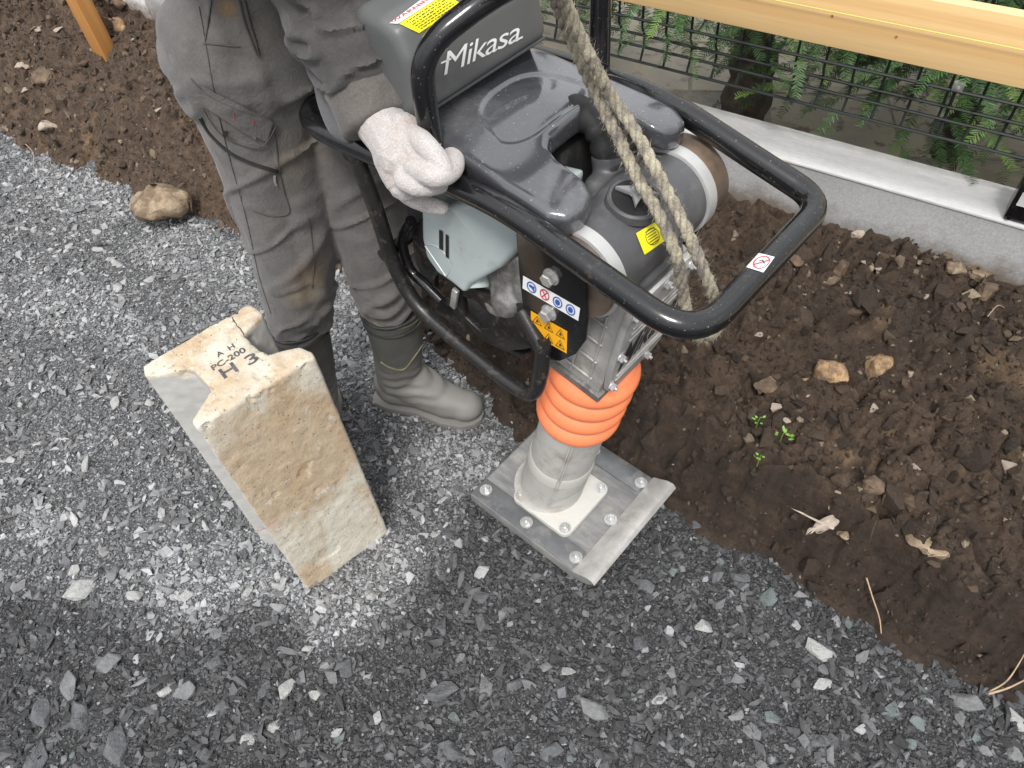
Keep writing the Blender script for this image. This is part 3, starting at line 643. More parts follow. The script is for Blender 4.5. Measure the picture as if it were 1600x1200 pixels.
rock(78, 203, 17, 'pale rough stone in the soil bank at the far left above two rootlets', M['rock_pale'], .7, 5, yaw=1)
rock(1340, 370, 14, 'pinkish white stone on top of the soil just below the concrete wall', M['rock_pale'], .8, 8)
rock(1240, 412, 17, 'brown stone seen through the front handle loop beside the prohibition sticker', M['rock_dark'], .8, 9)
rock(1318, 425, 24, 'long muddy brown stone standing in the soil below the pinkish white stone', M['rock_dark'], .7, 10, yaw=1.4)
rock(1490, 424, 18, 'tan angular stone on the soil mound, topmost of the cluster at right', M['rock'], .8, 11)
rock(1530, 432, 24, 'long tan stone lying against the soil mound at the right by the wall', M['rock'], .55, 12, yaw=-.2)
rock(1480, 395, 13, 'small yellowish stone on the tip of the soil mound at right', M['rock_pale'], .8, 13)
rock(1300, 585, 38, 'crumbling ochre and pink lump of rubble in the middle of the right soil bank', M['rock_ochre'], .5, 14, yaw=.2, lift=.15)
rock(1372, 575, 34, 'ochre stained soil-caked stone just right of the pink rubble lump', M['rock_ochre'], .55, 15, yaw=1.2, lift=.1)
rock(1205, 606, 30, 'flat dark brown stone buried in the bank above the green seedling', M['rock_dark'], .35, 16, yaw=.3, lift=.15)
rock(1290, 822, 32, 'pale pinkish stone sticking out of the cut face of the bank', M['rock_pale'], .5, 17, yaw=.95, asp=.5, lift=.5)
rock(1320, 838, 14, 'small brick coloured stone next to the pale stone in the cut bank', M['rock'], .8, 18)
rock(1450, 850, 46, 'broad sandy stone patch sunk in the cut bank at lower right', M['rock'], .3, 19, yaw=-.1, asp=.5, lift=.25)
rock(1360, 760, 26, 'dark soil-covered boulder above the pale stones of the cut bank', M['rock_dark'], .6, 20, yaw=.1)
rock(1545, 460, 26, 'dark muddy boulder on the mound below the long tan stone', M['rock_dark'], .6, 21)
rock(187, 45, 20, 'yellow orange crumbly rubble beside the stake at the top left', M['rock_ochre'], .6, 22, yaw=.4, asp=.5)
rock(150, 62, 15, 'pale yellow rubble lump left of the orange crumbly rubble', M['rock_pale'], .7, 23)
rock(190, 12, 18, 'dark round soil clod against the foot of the pale wall at top left', M['rock_dark'], .9, 24, lift=.5)
rock(75, 125, 26, 'dark flat clod among pale crumbs in the left part of the bank', M['rock_dark'], .5, 25)
# twigs and seedlings
def twig(pts, label, r=.0017):
    P = [Vector(p) for p in pts]; bm = B(); q = smooth_path(P, 5); add_tube(bm, q, [r*(1-.5*i/len(q)) for i in range(len(q))], 6); return tag(obj('twig', bm, M['twig']), label, 'twig')
def sp_(x, y, lift=.0): p = soil_at(x, y); return Vector((p.x, p.y, p.z + lift))
twig([at(1354, 903, .09), at(1364, 935, .06), at(1374, 965, .03), at(1377, 990, .012)], 'thin pale twig leaning from the cut bank onto the gravel')
twig([at(1547, 1080, .02), at(1575, 1062, .05), at(1602, 1020, .1)], 'curved dry root at the right edge, the steeper of two')
twig([at(1545, 1084, .02), at(1575, 1075, .04), at(1606, 1060, .06)], 'dry root at the right edge, the flatter of two', .0022)
twig([at(40, 225, .1), at(52, 240, .07), at(52, 262, .03)], 'short rootlet hanging at the far left of the bank')
twig([sp_(1540, 500, .01), sp_(1552, 488, .02), sp_(1566, 486, .01)], 'tiny curled root on dark soil below the wall at right', .001)
def seedling(px, py, label, s):
    p = soil_at(px, py); p = p + (CAM - p).normalized()*.022; bm = B(); e = empty('seedling', p); r = random.Random(int(px))
    for k in range(int(s*9)):
        a = r.uniform(0, 6.28); d = Vector((math.cos(a), math.sin(a), .35)); rr = r.uniform(.002, .011)*s; b0 = Vector((d.x*rr, d.y*rr, .006+.008*r.random())); t = Vector((-d.y, d.x, 0))*.0028
        v = [bm.verts.new(b0), bm.verts.new(b0 + d*.003 + t), bm.verts.new(b0 + d*.008), bm.verts.new(b0 + d*.003 - t)]; bm.faces.new(v)
    obj('leaves', bm, M['seedling'], e, 0); b2 = B(); add_tube(b2, [(0, 0, -.03), (0, 0, .006), (.001, 0, .012)], .0008, 5); obj('stem', b2, M['seedling'], e)
    return tag(e, label, 'seedling')
seedling(1222, 682, 'bright green seedling cluster on the bank, largest of the three', 1.5)
seedling(1184, 660, 'green seedling just left of the largest seedling', 1.1)
seedling(1187, 716, 'lowest and smallest green seedling on the dark bank', .6)
# ------------------------------------------------------------------ wall, fence, board, stakes
wall = tag(empty('block_wall', (-1, 1.6, .0)), 'low grey concrete block wall with a pale trowelled mortar top behind the soil bank', 'wall')
def wbox(name, x0, x1, y0, y1, z0, z1, mat, parent, bev=.004):
    bm = B(); o = world_of(parent).translation; add_box(bm, Vector(((x0+x1)/2, (y0+y1)/2, (z0+z1)/2)) - o, (x1-x0, y1-y0, z1-z0), None, bev); return obj(name, bm, mat, parent)
wbox('wall_section', -2.716, 6, 1.54, 1.66, -.1, .442, M['wall'], wall)
wbox('wall_section', -12, -2.72, 1.54, 1.66, -.1, .442, M['wall_top'], wall)
wbox('mortar_top', -2.716, 6, 1.537, 1.663, .443, .45, M['wall_top'], wall, .002)
wbox('mortar_top', -12, -2.72, 1.537, 1.663, .443, .45, M['wall_top'], wall, .002)
fence = tag(empty('wire_fence', (-1, 1.6, .45)), 'black green welded wire mesh fence standing on the low concrete wall', 'fence')
fo = Vector((-1, 1.6, .45))
def fw(name, P, r, parent=fence, mat='wire', seg=6):
    bm = B(); add_tube(bm, [Vector(p) - fo for p in P], r, seg); return obj(name, bm, M[mat], parent, 60)
for z, dy in ((.558, 0), (.588, .016), (.616, .016), (.66, 0)): fw('horizontal_wire', [(-7, 1.597+dy, z), (3, 1.597+dy, z)], .0034)
for z in (.81, .96, 1.11): fw('horizontal_wire', [(-7, 1.597, z), (3, 1.597, z)], .0023)
vx = np.arange(-5.0, 1.8, .0615); first = None
for x in vx:
    prof = [(.552, 0), (.588, .016), (.616, .016), (.64, 0), (1.11, 0)]
    if first is None: first = fw('vertical_wire', [(x, 1.601+d, z) for z, d in prof], .003, seg=5); fx0 = x
    else:
        c = first.copy(); COL.objects.link(c); c.parent = fence; c.location = (x-fx0, 0, 0)
def fence_post(x):
    e = empty('fence_post', Vector((x, 1.625, .45)) - fo); e.parent = fence
    bm = B(); add_cyl(bm, (0, .065, -.2), (0, .065, .75), .007, 16); add_box(bm, (0, .025, .222), (.008, .08, .016)); obj('post_tube', bm, M['wire'], e)
    bm = B(); add_box(bm, (0, -.019, .222), (.022, .01, .022), None, .002); add_bolt(bm, Vector((0, -.024, .222)), (0, -1, 0), .005, .004, False); obj('clip', bm, M['steel'], e)
for x in (-3.9, 1.5): fence_post(x)
fw('vertical_wire', [(-.068, 1.601+d, z) for z, d in prof], .0034, seg=6)
bm = B(); add_box(bm, Vector((-.066, 1.594, .672)) - fo, (.020, .01, .020), None, .002); add_bolt(bm, Vector((-.066, 1.589, .672)) - fo, (0, -1, 0), .0045, .004, False); obj('panel_clip', bm, M['steel'], fence)
br = tag(empty('post_bracket', (.118, 1.578, .451)), 'black bracket with a small white label at the right end of the wall top', 'bracket')
bm = B(); add_box(bm, (.02, 0, .045), (.05, .07, .09), None, .004); add_cyl(bm, (.005, -.037, .01), (.005, -.042, .01), .004, 10); obj('bracket_body', bm, M['black_paint'], br)
bm = B(); add_box(bm, (.02, -.0365, .055), (.03, .002, .03)); obj('bracket_label', bm, M['white'], br)
bd = tag(empty('batter_board', (0, 1.365, .815)), 'long horizontal pine batter board nailed to stakes above the soil bank', 'board')
bm = B(); add_box(bm, (-1.1, 0, .053), (5.6, .024, .106), None, .0015); obj('board', bm, M['wood'], bd)
bm = B()
for x, z in ((-.285, .052), (-.175, .04)): add_lathe(bm, [(.0022, 0), (.0022, .0005)], axisM((x, -.0125, z), (0, -1, 0)), 12)
obj('knot', bm, simple('knot', (.3, .15, .06), .7, 0, .3, 300, 0), bd)
bm = B(); add_tube(bm, [(-3.5, -.019, .066), (2.2, -.019, .060)], .0007, 5); tag(obj('string_line', bm, simple('yellow_line', (.85, .75, .15), .5, 0, .05, 20, 0)), 'thin yellow string line stretched along the pine board', 'string').location = (0, 1.365, .815)
def stake(x, y, lean, label, w=.03, zt=.93):
    e = empty('wooden_stake', (x, y, .2)); e.rotation_euler = (0, lean, 0); bm = B(); add_box(bm, (0, 0, .36), (w, w*.8, .78), None, .0015); obj('stake_shaft', bm, M['stake'], e, 30); return tag(e, label, 'stake')
stake(-2.86, 1.385, -.02, 'orange brown wooden stake driven into the soil at the top left corner', .07)
stake(-1.36, 1.40, 0, 'wooden stake seen between the worker and the fuel tank', .03)
stake(.9, 1.40, 0, 'wooden stake out at the right end of the board', .04)
# yard beyond the wall
bm = B(); add_box(bm, (0, 31.66, .05), (120, 60, .4), None, 0); tag(obj('paved_yard', bm, M['joint']), kind='structure')
YARD = bpy.data.objects['paved_yard']
def flag_slabs():
    a = math.radians(24); ca, sa = math.cos(a), math.sin(a)
    for i in range(-7, 8):
        for j in range(-4, 6):
            u = i*.34 + (.11 if j % 2 else 0); v = j*.30; x = -.6 + u*ca - v*sa; y = 2.6 + u*sa + v*ca
            if y < 1.95 or y > 4.6 or x < -3 or x > 1.2: continue
            bm = B(); add_box(bm, (x, y, .249), (.333, .293, .008 + .002*random.random()), Matrix.Rotation(a, 3, 'Z'), .004, 1); obj('flagstone', bm, M['yard'], YARD)
flag_slabs()
def needles(sprays, seed):
    r = np.random.RandomState(seed); V = []; T = []; C = []
    for (p, d, up, L, tone) in sprays:
        d = d/np.linalg.norm(d); side = np.cross(d, up); side /= np.linalg.norm(side); up2 = np.cross(side, d); n = int(L/.0026)
        for k in range(n):
            t = k/n; s = 1 if k % 2 else -1; base = p + d*L*t + up2*(-.25*L*t*t)
            ln = (.017+.006*r.rand())*(1-.45*t**3); dr = side*s*(.85+.2*r.rand()) + d*(.45+.3*r.rand()) + up2*r.normal(0, .18); dr /= np.linalg.norm(dr)
            w = np.cross(dr, up2); w = w/np.linalg.norm(w)*.0014; i = len(V)
            V += [base - w, base + w, base + dr*ln*.6 + w, base + dr*ln, base + dr*ln*.6 - w]; T += [(i, i+1, i+2), (i, i+2, i+4), (i+4, i+2, i+3)]
            c = np.array([.06, .12, .04])*(.35 + 1.1*tone + .3*r.rand()) + (np.array([.1, .12, 0]) if tone > .85 else 0)*t; C += [c]*5
    return np.array(V), T, np.array(C)
def yew(bx, by, label, seed, spread=.55, z0=.25, th=.05, nb=13, cen=.72, nsp=30, full=700, zlo=.28, zhi=.75):
    r = random.Random(seed); e = empty('yew_tree', (bx, by, z0)); tag(e, label, 'tree', 'yews beyond the fence')
    bm = B(); P = [(0, 0, -.02), (.01, .0, .15), (-.01, .01, .35), (.02, .02, .6), (0, 0, 1.1)]; q = smooth_path(P, 6)
    add_tube(bm, q, [th*(1.15-.6*i/len(q)) + th*.12*math.sin(i*1.9) for i in range(len(q))], 14); obj('trunk', bm, M['bark'], e, 60)
    bm = B(); spr = []
    for b in range(nb):
        a = r.uniform(0, 6.28); zb = r.uniform(.22, .8); L = spread*r.uniform(.4, .9); st = Vector((0, 0, zb)); en = Vector((math.cos(a)*L, math.sin(a)*L*.8, zb + r.uniform(-.12, .15)))
        mid = (st+en)/2 + Vector((0, 0, .06)); pts = smooth_path([st, mid, en], 6); add_tube(bm, pts, [.009*(1-.75*i/len(pts)) for i in range(len(pts))], 6)
        for k in range(nsp):
            t = r.random()**.7; c = pts[int(t*(len(pts)-1))]; aa = a + r.uniform(-1.3, 1.3); d = np.array([math.cos(aa), math.sin(aa), r.uniform(-.5, .35)])
            spr.append((np.array(c) + np.array([r.gauss(0, .02), r.gauss(0, .02), r.gauss(0, .02)]), d, np.array([r.gauss(0, .3), r.gauss(0, .3), 1.]), r.uniform(.06, .15), r.random()))
    for k in range(full):
        a = r.uniform(0, 6.28); q_ = math.sqrt(r.random()); c = np.array([math.cos(a)*q_*spread*1.05, math.sin(a)*q_*.30 - .02, r.uniform(zlo, zhi) - .10*q_*r.random()])
        aa = a + r.uniform(-1, 1); spr.append((c, np.array([math.cos(aa), math.sin(aa)*.8 - .25, r.uniform(-.7, .2)]), np.array([r.gauss(0, .3), r.gauss(0, .3), 1.]), r.uniform(.06, .14), r.random()))
    obj('branches', bm, M['bark'], e, 60); V, T, C = needles(spr, seed); npmesh('foliage', V, T, M['needles'], C, e)
    return e
yew(-.585, 1.93, 'nearest yew with a thick brown trunk behind the wire fence', 3, .45, .25, .062, 9, nsp=10, full=560, zlo=.40)
yew(-.05, 2.05, 'bushy yew with drooping sprays behind the fence at right', 4, .62, .25, .035, 20, nsp=36, full=1500, zlo=.22)
yew(-1.15, 2.1, 'yew foliage seen above the handle arch behind the rope', 5, .5, .25, .03, 12)
yew(.5, 2.05, 'yew at the far right beyond the fence, past the frame edge', 6, .5, .25, .03, 9)
yew(-.3, 2.75, 'dark yew standing behind the nearest yew', 7, .6, .25, .045, 14)
yew(-1.75, 2.2, 'yew beyond the fence behind the worker', 8, .5, .25, .035, 9)
# ------------------------------------------------------------------ concrete block
blk = tag(empty('concrete_block', (-.86, .36, 0)), 'stained H-shaped precast concrete block standing on end in the gravel, marked H 3', 'block')
bo = Vector((-.86, .36, 0)); BZ = .605
pp = [(221, 571), (225, 587), (300, 575), (329, 607), (298, 657), (306, 669), (492, 557), (488, 548), (467, 540), (417, 552), (379, 523), (410, 490), (402, 480), (387, 474)]
poly = [tuple((at(x, y, BZ) - bo)[:2]) for x, y in pp]
def subdiv(P, s):
    out = []
    for i in range(len(P)):
        a = Vector(P[i]); b = Vector(P[(i+1) % len(P)]); k = max(1, int((b-a).length/s))
        out += [tuple(a + (b-a)*j/k) for j in range(k)]
    return out
bm = B(); add_prism(bm, poly, lambda x, y, t: Vector((x, y, t)), -.03, BZ, .004, bseg=2)
me = remesh(bm, .0035, 6, 'block_body')
def bd_(V):
    return .0009*fbm(V[:, 0]*45, V[:, 1]*45, V[:, 2]*45, 4) - .0045*sstep((fbm(V[:, 0]*42, V[:, 1]*42, V[:, 2]*42+9, 3)-.25)/.3)*sstep((V[:, 2]-BZ+.022)/.012) - .0025*sstep((fbm(V[:, 0]*16, V[:, 1]*16, V[:, 2]*16+5, 4)-.75)/.2)
displace(me, bd_); body_b = link('block_body', me, M['block'], blk, 50); me.materials.append(M['block_grey'])
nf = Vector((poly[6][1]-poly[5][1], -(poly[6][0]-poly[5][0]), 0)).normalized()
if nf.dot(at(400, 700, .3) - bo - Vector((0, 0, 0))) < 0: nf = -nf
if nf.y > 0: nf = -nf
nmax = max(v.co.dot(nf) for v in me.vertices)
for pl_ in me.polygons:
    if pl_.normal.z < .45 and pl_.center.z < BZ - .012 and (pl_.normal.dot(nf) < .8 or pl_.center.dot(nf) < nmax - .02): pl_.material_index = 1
tb = bvh_world([body_b])
def quad(c, ux, uy, w, h):            # pixel quad centred at c with reading direction ux and up direction uy
    c = Vector(c); ux = Vector(ux); uy = Vector(uy); a = c - ux*w/2 - uy*h/2; return [tuple(a), tuple(a+ux*w), tuple(a+ux*w+uy*h), tuple(a+uy*h)]
UX, UY = Vector((.93, -.55)).normalized(), Vector((-.62, -.8)).normalized()
text_print('stamped_letter', 'H', quad((357, 579), UX, UY, 26, 17), tb, M['stamp'], blk, .0008, .015)
text_print('stamped_number', '3', quad((393, 561), UX, UY, 19, 16), tb, M['stamp'], blk, .0008, .015)
text_print('stamped_text', 'PC-200', quad((357, 561), UX, UY, 60, 9), tb, M['stamp'], blk, .0008, .02)
text_print('stamped_text', 'A  H', quad((352, 548), UX, UY, 32, 8), tb, M['stamp'], blk, .0008, .02)
def crackline(name, pts, w, tree, mat, parent, off=.0006):
    inv = world_of(parent).inverted(); q = [onto(tree, x, y, off) for x, y in pts]; q = [inv @ p for p in q if p is not None]; bm = B(); add_tube(bm, q, w, 5); return obj(name, bm, mat, parent, 60)
def dense(pts, n=6, jit=0):
    q = smooth_path([(x, y, 0) for x, y in pts], n); return [(p.x + random.gauss(0, jit), p.y + random.gauss(0, jit)) for p in q]
crackline('crack', dense([(361, 487), (364, 499), (370, 508), (377, 516), (381, 524)], 4, .4), .0009, tb, M['black'], blk, 0)
crackline('crack', dense([(400, 828), (405, 829), (418, 822), (432, 812)], 4, .4), .0006, tb, M['red'], blk, 0)
# ------------------------------------------------------------------ tamping rammer
AR = math.radians(-8); M0 = Vector((-.45, .735, 0)); RAM = tag(empty('tamping_rammer', M0, AR), 'tamping rammer with orange bellows, grey fuel tank and black tube frame, held by the worker', 'tamping rammer')
MW = world_of(RAM); TH = math.radians(10.4)
TM = Matrix.Translation((-.021, 0, 0)) @ Matrix.Rotation(TH, 4, 'Y')          # leaning frame (a forward, s left, b up)
def tv(a, s, b): return TM @ Vector((a, s, b))
E3 = (TM.to_3x3() @ Vector((0, 0, 1))); E1 = TM.to_3x3() @ Vector((1, 0, 0))
def tl(x, y, s):                                                              # pixel -> (a, b) on the plane s
    p = at_plane(x, y, MW @ tv(0, s, 0), MW.to_3x3() @ Vector((0, 1, 0))); q = TM.inverted() @ (MW.inverted() @ p); return q.x, q.z
def part(name, bm, mat, parent=RAM, smooth=35): return obj(name, bm, M[mat], parent, smooth)
OFF = Vector((-.024, -.02, 0)); TM2 = TM.copy(); q0 = OFF/.57
for i_ in range(3): TM2[i_][2] -= q0[i_] + (.008, .007, 0)[i_]/.57; TM2[i_][3] += OFF[i_]
# foot
bm = B(); add_prism(bm, [(-.17, .001), (-.17, .03), (-.165, .034), (.125, .034), (.145, .045), (.163, .056), (.178, .058), (.184, .05), (.172, .03), (.15, .012), (.12, .001)], lambda x, y, t: Vector((x, t, y)), -.146, .146, .002)
foot = part('foot_plate', bm, 'foot') if 'foot' in M else None
if foot is None:
    mt, t, p = newmat('foot_plate'); v = objco(t, (1, 5, 1)); col = ramp(t, noise(t, v, 14, 8, .6), [(.3, (.13, .132, .135)), (.7, (.27, .27, .265))])
    f = ramp(t, noise(t, objco(t), 18, 8), [(.55, 0.), (.7, .6)]); col = mix(t, f, col, (.36, .34, .3)); t.links.new(col, p.inputs['Base Color']); p.inputs['Roughness'].default_value = .5
    bump(t, p, noise(t, v, 80, 5), .3, .001); M['foot'] = mt; foot = part('foot_plate', bm, 'foot')
mskid = simple('skid_strip', (.15, .155, .16), .38, .4, .2, 30, .2, .0005, 200, dirt=(.3, .29, .27), dirtamt=.3, dirtscale=25); M['skid'] = mskid
for s in (-1, 1):
    bm = B(); add_box(bm, (-.022, s*.119, .0355), (.29, .05, .004), None, .0012); part('side_strip', bm, 'skid', foot)
bm = B(); add_prism(bm, [(.128, .0375), (.146, .0475), (.163, .0585), (.179, .0605), (.1868, .051), (.184, .0495), (.178, .0585), (.163, .0562), (.146, .0455)], lambda x, y, t: Vector((x, t, y)), -.148, .148, .0006)
part('lip_strip', bm, 'alu', foot)
for a, b in ((-.145, -.118), (-.02, -.122), (.115, -.118), (.118, 0), (.115, .118), (-.145, .118), (-.02, .122)):
    bm = B(); add_bolt(bm, Vector((a, b, .0375)), (0, 0, 1), .0095, .0105); part('bolt', bm, 'steel', foot)
# leg
LEG = empty('leg'); LEG.parent = RAM
def sq(a, r, n=5):
    out = []
    for cx, cy, s in ((a, a, 0), (-a, a, 1), (-a, -a, 2), (a, -a, 3)):
        for k in range(n+1): t = (s + k/n)*math.pi/2; out.append((cx + r*math.cos(t), cy + r*math.sin(t)))
    return out
bm = B(); add_prism(bm, [(x - .006, y - .02) for x, y in sq(.062, .018)], lambda x, y, t: Vector((x, y, t)), .0345, .05, .003); part('leg_flange', bm, 'leg_white', LEG)
for a, b in ((-1, -1), (1, -1), (1, 1), (-1, 1)):
    bm = B(); add_bolt(bm, Vector((-.006 + a*.064, -.02 + b*.064, .05)), (0, 0, 1), .0085, .009); part('bolt', bm, 'steel', LEG)
bm = B(); add_lathe(bm, [(.083, .048), (.079, .051), (.0735, .056), (.0705, .064), (.0695, .068), (.069, .15), (.0675, .185)], TM2, 56); part('leg_tube', bm, 'leg', LEG)
bm = B(); add_lathe(bm, [(.0695, .182), (.0695, .205), (.068, .212), (.067, .216)], TM2, 56); part('leg_collar', bm, 'leg_white', LEG)
bm = B(); add_lathe(bm, [(.0665, .21), (.064, .42)], TM2, 56); part('guide_tube', bm, 'leg', LEG)
bm = B()
for d in (-.012, .012): add_tube(bm, [TM2 @ Vector((.0675*math.cos(t), .0675*math.sin(t), b)) for t, b in ((-1.05+d*3, .065), (-1.0+d*3, .2), (-1.02+d*3, .4))], .0025, 6)
part('seam_rib', bm, 'leg', LEG)
prof = [(.062, .373)]; nr = 4; b0, b1 = .376, .56
for k in range(nr):
    z0 = b0 + (b1-b0)*k/nr; h = (b1-b0)/nr
    for j in range(9):
        t = j/8; prof.append((0.0675 + .0125*math.sin(math.pi*t)**.75, z0 + h*t))
prof += [(.066, b1+.004), (.055, b1+.012)]
bm = B(); add_lathe(bm, prof, TM2, 72); part('bellows', bm, 'orange', RAM, 60)
bm = B(); add_lathe(bm, [(.068, .374), (.068, .377)], TM2, 48); part('bellows_clamp', bm, 'steel')
# crankcase
CC = empty('crankcase'); CC.parent = RAM
def tprism(poly, s0, s1, bev=.003, holes=()):
    bm = B(); add_prism(bm, poly, lambda x, y, t: tv(x, t, y), s0, s1, bev, holes); return bm
bm = B(); add_box(bm, (0, 0, 0), (.11, .156, .016), None, .003); bmesh.ops.transform(bm, matrix=TM @ Matrix.Translation((-.008, 0, .572)), verts=bm.verts); part('base_flange', bm, 'alu_dark', CC)
bm = tprism([(-.075, .58), (.041, .58), (.044, .62), (.044, .81), (-.03, .82), (-.085, .8), (-.1, .66)], -.073, .073, .008); part('crankcase_body', bm, 'alu', CC)
bm = B()
for k in range(4): add_box(bm, tv(-.02, -.0755, .61 + .045*k), (.09, .004, .004), TM.to_3x3(), .001, 1)
for k in range(3): add_box(bm, tv(-.05 + .035*k, -.0755, .68), (.004, .004, .17), TM.to_3x3(), .001, 1)
part('side_ribs', bm, 'alu', CC)
fr = [(-.07, .6), (-.078, .64), (-.082, .7), (-.082, .77), (-.076, .815), (.076, .815), (.08, .77), (.08, .66), (.072, .60), (.05, .588), (-.05, .588)]
bm = B(); add_prism(bm, fr, lambda x, y, t: tv(t, x, y), .0445, .056, .003); part('front_cover', bm, 'alu', CC)
for k in range(5):
    bm = B(); add_box(bm, tv(.0575, .0, .63 + .012*k if k < 2 else .735 + .014*(k-2)), (.003, .13, .003), TM.to_3x3(), .0008, 1); part('cover_rib', bm, 'alu', CC)
for y, z in ((-.07, .62), (-.072, .7), (-.066, .79), (.0, .803), (.066, .79), (.07, .66), (.03, .6)):
    bm = B(); add_bolt(bm, tv(.056, y, z), E1, .0065, .007); part('bolt', bm, 'steel', CC)
# air cleaner
AC = empty('air_cleaner'); AC.parent = RAM
AXc = (-.022, .853)
def cylM(s): mm = axisM(tv(AXc[0], s, AXc[1]), (0, 1, 0)); return mm
def lat(name, prof, mat, parent=AC, seg=64):
    bm = B(); add_lathe(bm, prof, cylM(0), seg); return part(name, bm, mat, parent, 40)
bm = B(); add_lathe(bm, [(.05, -.112), (.061, -.11), (.0625, -.09), (.0635, -.06), (.064, 0), (.0635, .06), (.0625, .09), (.061, .11), (.05, .112)], cylM(0), 64)
add_box(bm, tv(-.03, 0, .885), (.075, .085, .075), TM.to_3x3(), .02, 4); add_box(bm, tv(-.065, .012, .868), (.075, .06, .07), TM.to_3x3(), .02, 4)
add_cyl(bm, tv(-.07, .03, .86), tv(-.1, .035, .915), .026, 24, .022); add_box(bm, tv(.0, 0, .81), (.1, .1, .05), TM.to_3x3(), .01, 3)
me = remesh(bm, .003, 14, 'filter_body'); fbody = link('filter_body', me, M['plastic'], AC, 60)
for s in (-1, 1):
    lat('clamp_band', [(.0655, s*.093), (.067, s*.094), (.067, s*.112), (.0655, s*.113)], 'band')
    e_ = .151 if s > 0 else .120
    lat('end_can', [(.0600, s*.105), (.0625, s*.113), (.0625, s*(e_-.002)), (.0605, s*e_), (.05, s*(e_-.0005)), (.02, s*(e_-.003))], 'rust')
kc = tv(-.016, -.017, .9235)
bm = B(); add_lathe(bm, [(.0295, -.002), (.031, .0015), (.034, .0025), (.0365, 0), (.038, -.01)], axisM(kc, E3), 40, cap=False); part('recess_ring', bm, 'plastic', AC)
bm = B(); add_lathe(bm, [(.0305, 0), (.0305, .0016)], axisM(kc, E3), 36); part('recess_floor', bm, 'black', AC)
bm = B(); st = []
for k in range(8): a = k*math.pi/4 + .55; r = .0285 if k % 2 == 0 else .009; st.append((r*math.cos(a), r*math.sin(a)))
km = Matrix.Translation(kc + E3*.006) @ TM.to_3x3().to_4x4()
add_prism(bm, st, lambda x, y, t: km @ Vector((x*(1-.02*t), y, t)), .002, .009, .0015)
add_lathe(bm, [(.011, .004), (.009, .013), (.004, .0145)], km, 20); part('star_knob', bm, 'knob', AC)
# hose
def corr(pts, r, amp, n): q = smooth_path(pts, n); return q, [r + amp*math.sin(i*1.35) for i in range(len(q))]
q, R = corr([tv(-.1, .035, .91), tv(-.115, .04, .95), (-.06, .045, .935), (-.09, .05, .92)][:3], .0215, .0015, 16)
q, R = corr([tv(-.088, .033, .895), tv(-.112, .037, .935), (.0, .04, .985-.03), (-.05, .045, .93)], .0215, .0016, 9)
bm = B(); add_tube(bm, q, R, 24); part('intake_hose', bm, 'hose' if 'hose' in M else 'rubber')
bm = B(); add_box(bm, tv(-.1, .085, .86), (.008, .07, .13), TM.to_3x3(), .002); part('heat_shield', bm, 'alu_dark')
# side plates
spx = [(806, 352), (812, 430), (822, 520), (830, 545), (848, 559), (875, 564), (900, 553), (915, 532), (918, 500), (914, 440), (905, 404), (870, 385)]
for side in (-1, 1):
    PL = [tl(x, y, -.126) for x, y in spx]
    PL = [(a, b) for a, b in PL]
    so_ = .127 if side < 0 else .161
    bm = tprism(PL, side*(so_-.005), side*so_, .0015)
    pn = part('side_plate', bm, 'black_paint')
    if side < 0: rplate = pn
    for x, y in ((856, 437), (853, 493)):
        a, b = tl(x, y, -.135); bm = B(); add_lathe(bm, [(.0128, 0), (.0128, .002)], axisM(tv(a, side*(so_+.0002), b), (0, side, 0)), 24); add_lathe(bm, [(.0095, .002), (.0105, .0035), (.0105, .012), (.0085, .0135)], axisM(tv(a, side*(so_+.0002), b), (0, side, 0)), 6); part('bolt', bm, 'steel', pn)
    bm = B(); a, b = tl(870, 420, -.12); add_cyl(bm, tv(a-.02, side*.07, b-.03), tv(a-.02, side*(so_-.006), b-.03), .025, 24); add_cyl(bm, tv(a-.02, side*.07, b-.09), tv(a-.02, side*(so_-.006), b-.09), .018, 24); part('rubber_mount', bm, 'rubber')
# handle frame
HF = empty('handle_frame'); HF.parent = RAM
ry = .15; RR = .0163
loop = [(-.40, 0, .905), (-.40, -ry, .905), (-.24, -ry, .908), (-.07, -ry, .930), (.02, -ry, .934), (.10, -ry, .922), (.18, -ry, .905), (.305, -ry, .880), (.305, ry, .880), (.22, ry, .90), (.058, ry, .94), (-.07, ry, .94), (-.40, ry, .92), (-.40, 0, .905)]
q = round_path(loop, .085, 9)
bm = B(); add_tube(bm, q, RR, 20); rail = part('handle_rail', bm, 'black_paint', HF, 60)
for side in (-1, 1):
    gp = [(-.262, side*.15, .905), (-.243, side*.15, .80), (-.238, side*.15, .70), (-.205, side*.15, .625), (-.12, side*.15, .598), (-.01, side*.15, .575), (.055, side*.15, .575), (.07, side*.145, .64), (.065, side*.128, .705)]
    bm = B(); add_tube(bm, round_path(gp, .045, 6), .0125, 16); part('guard_bar', bm, 'black_worn', HF, 60)
    bm = B(); add_tube(bm, [(.066, side*.135, .69), (.02, side*.125, .73)], .012, 12); part('guard_bracket', bm, 'black_worn', HF, 60)
arch = [(-.105, -.137, .915), (-.098, -.137, 1.085), (-.062, -.06, 1.122), (-.05, .0, 1.128), (-.05, .142, 1.128), (-.048, .142, .94)]
bm = B(); add_tube(bm, round_path(arch, .06, 9), .0145, 18); part('lifting_arch', bm, 'black_paint', HF, 60)
bm = B(); add_box(bm, (-.32, 0, .86), (.02, .26, .03), None, .004); add_tube(bm, [(-.262, -.15, .70), (-.262, .15, .70)], .011, 12); part('cross_bar', bm, 'black_worn', HF)
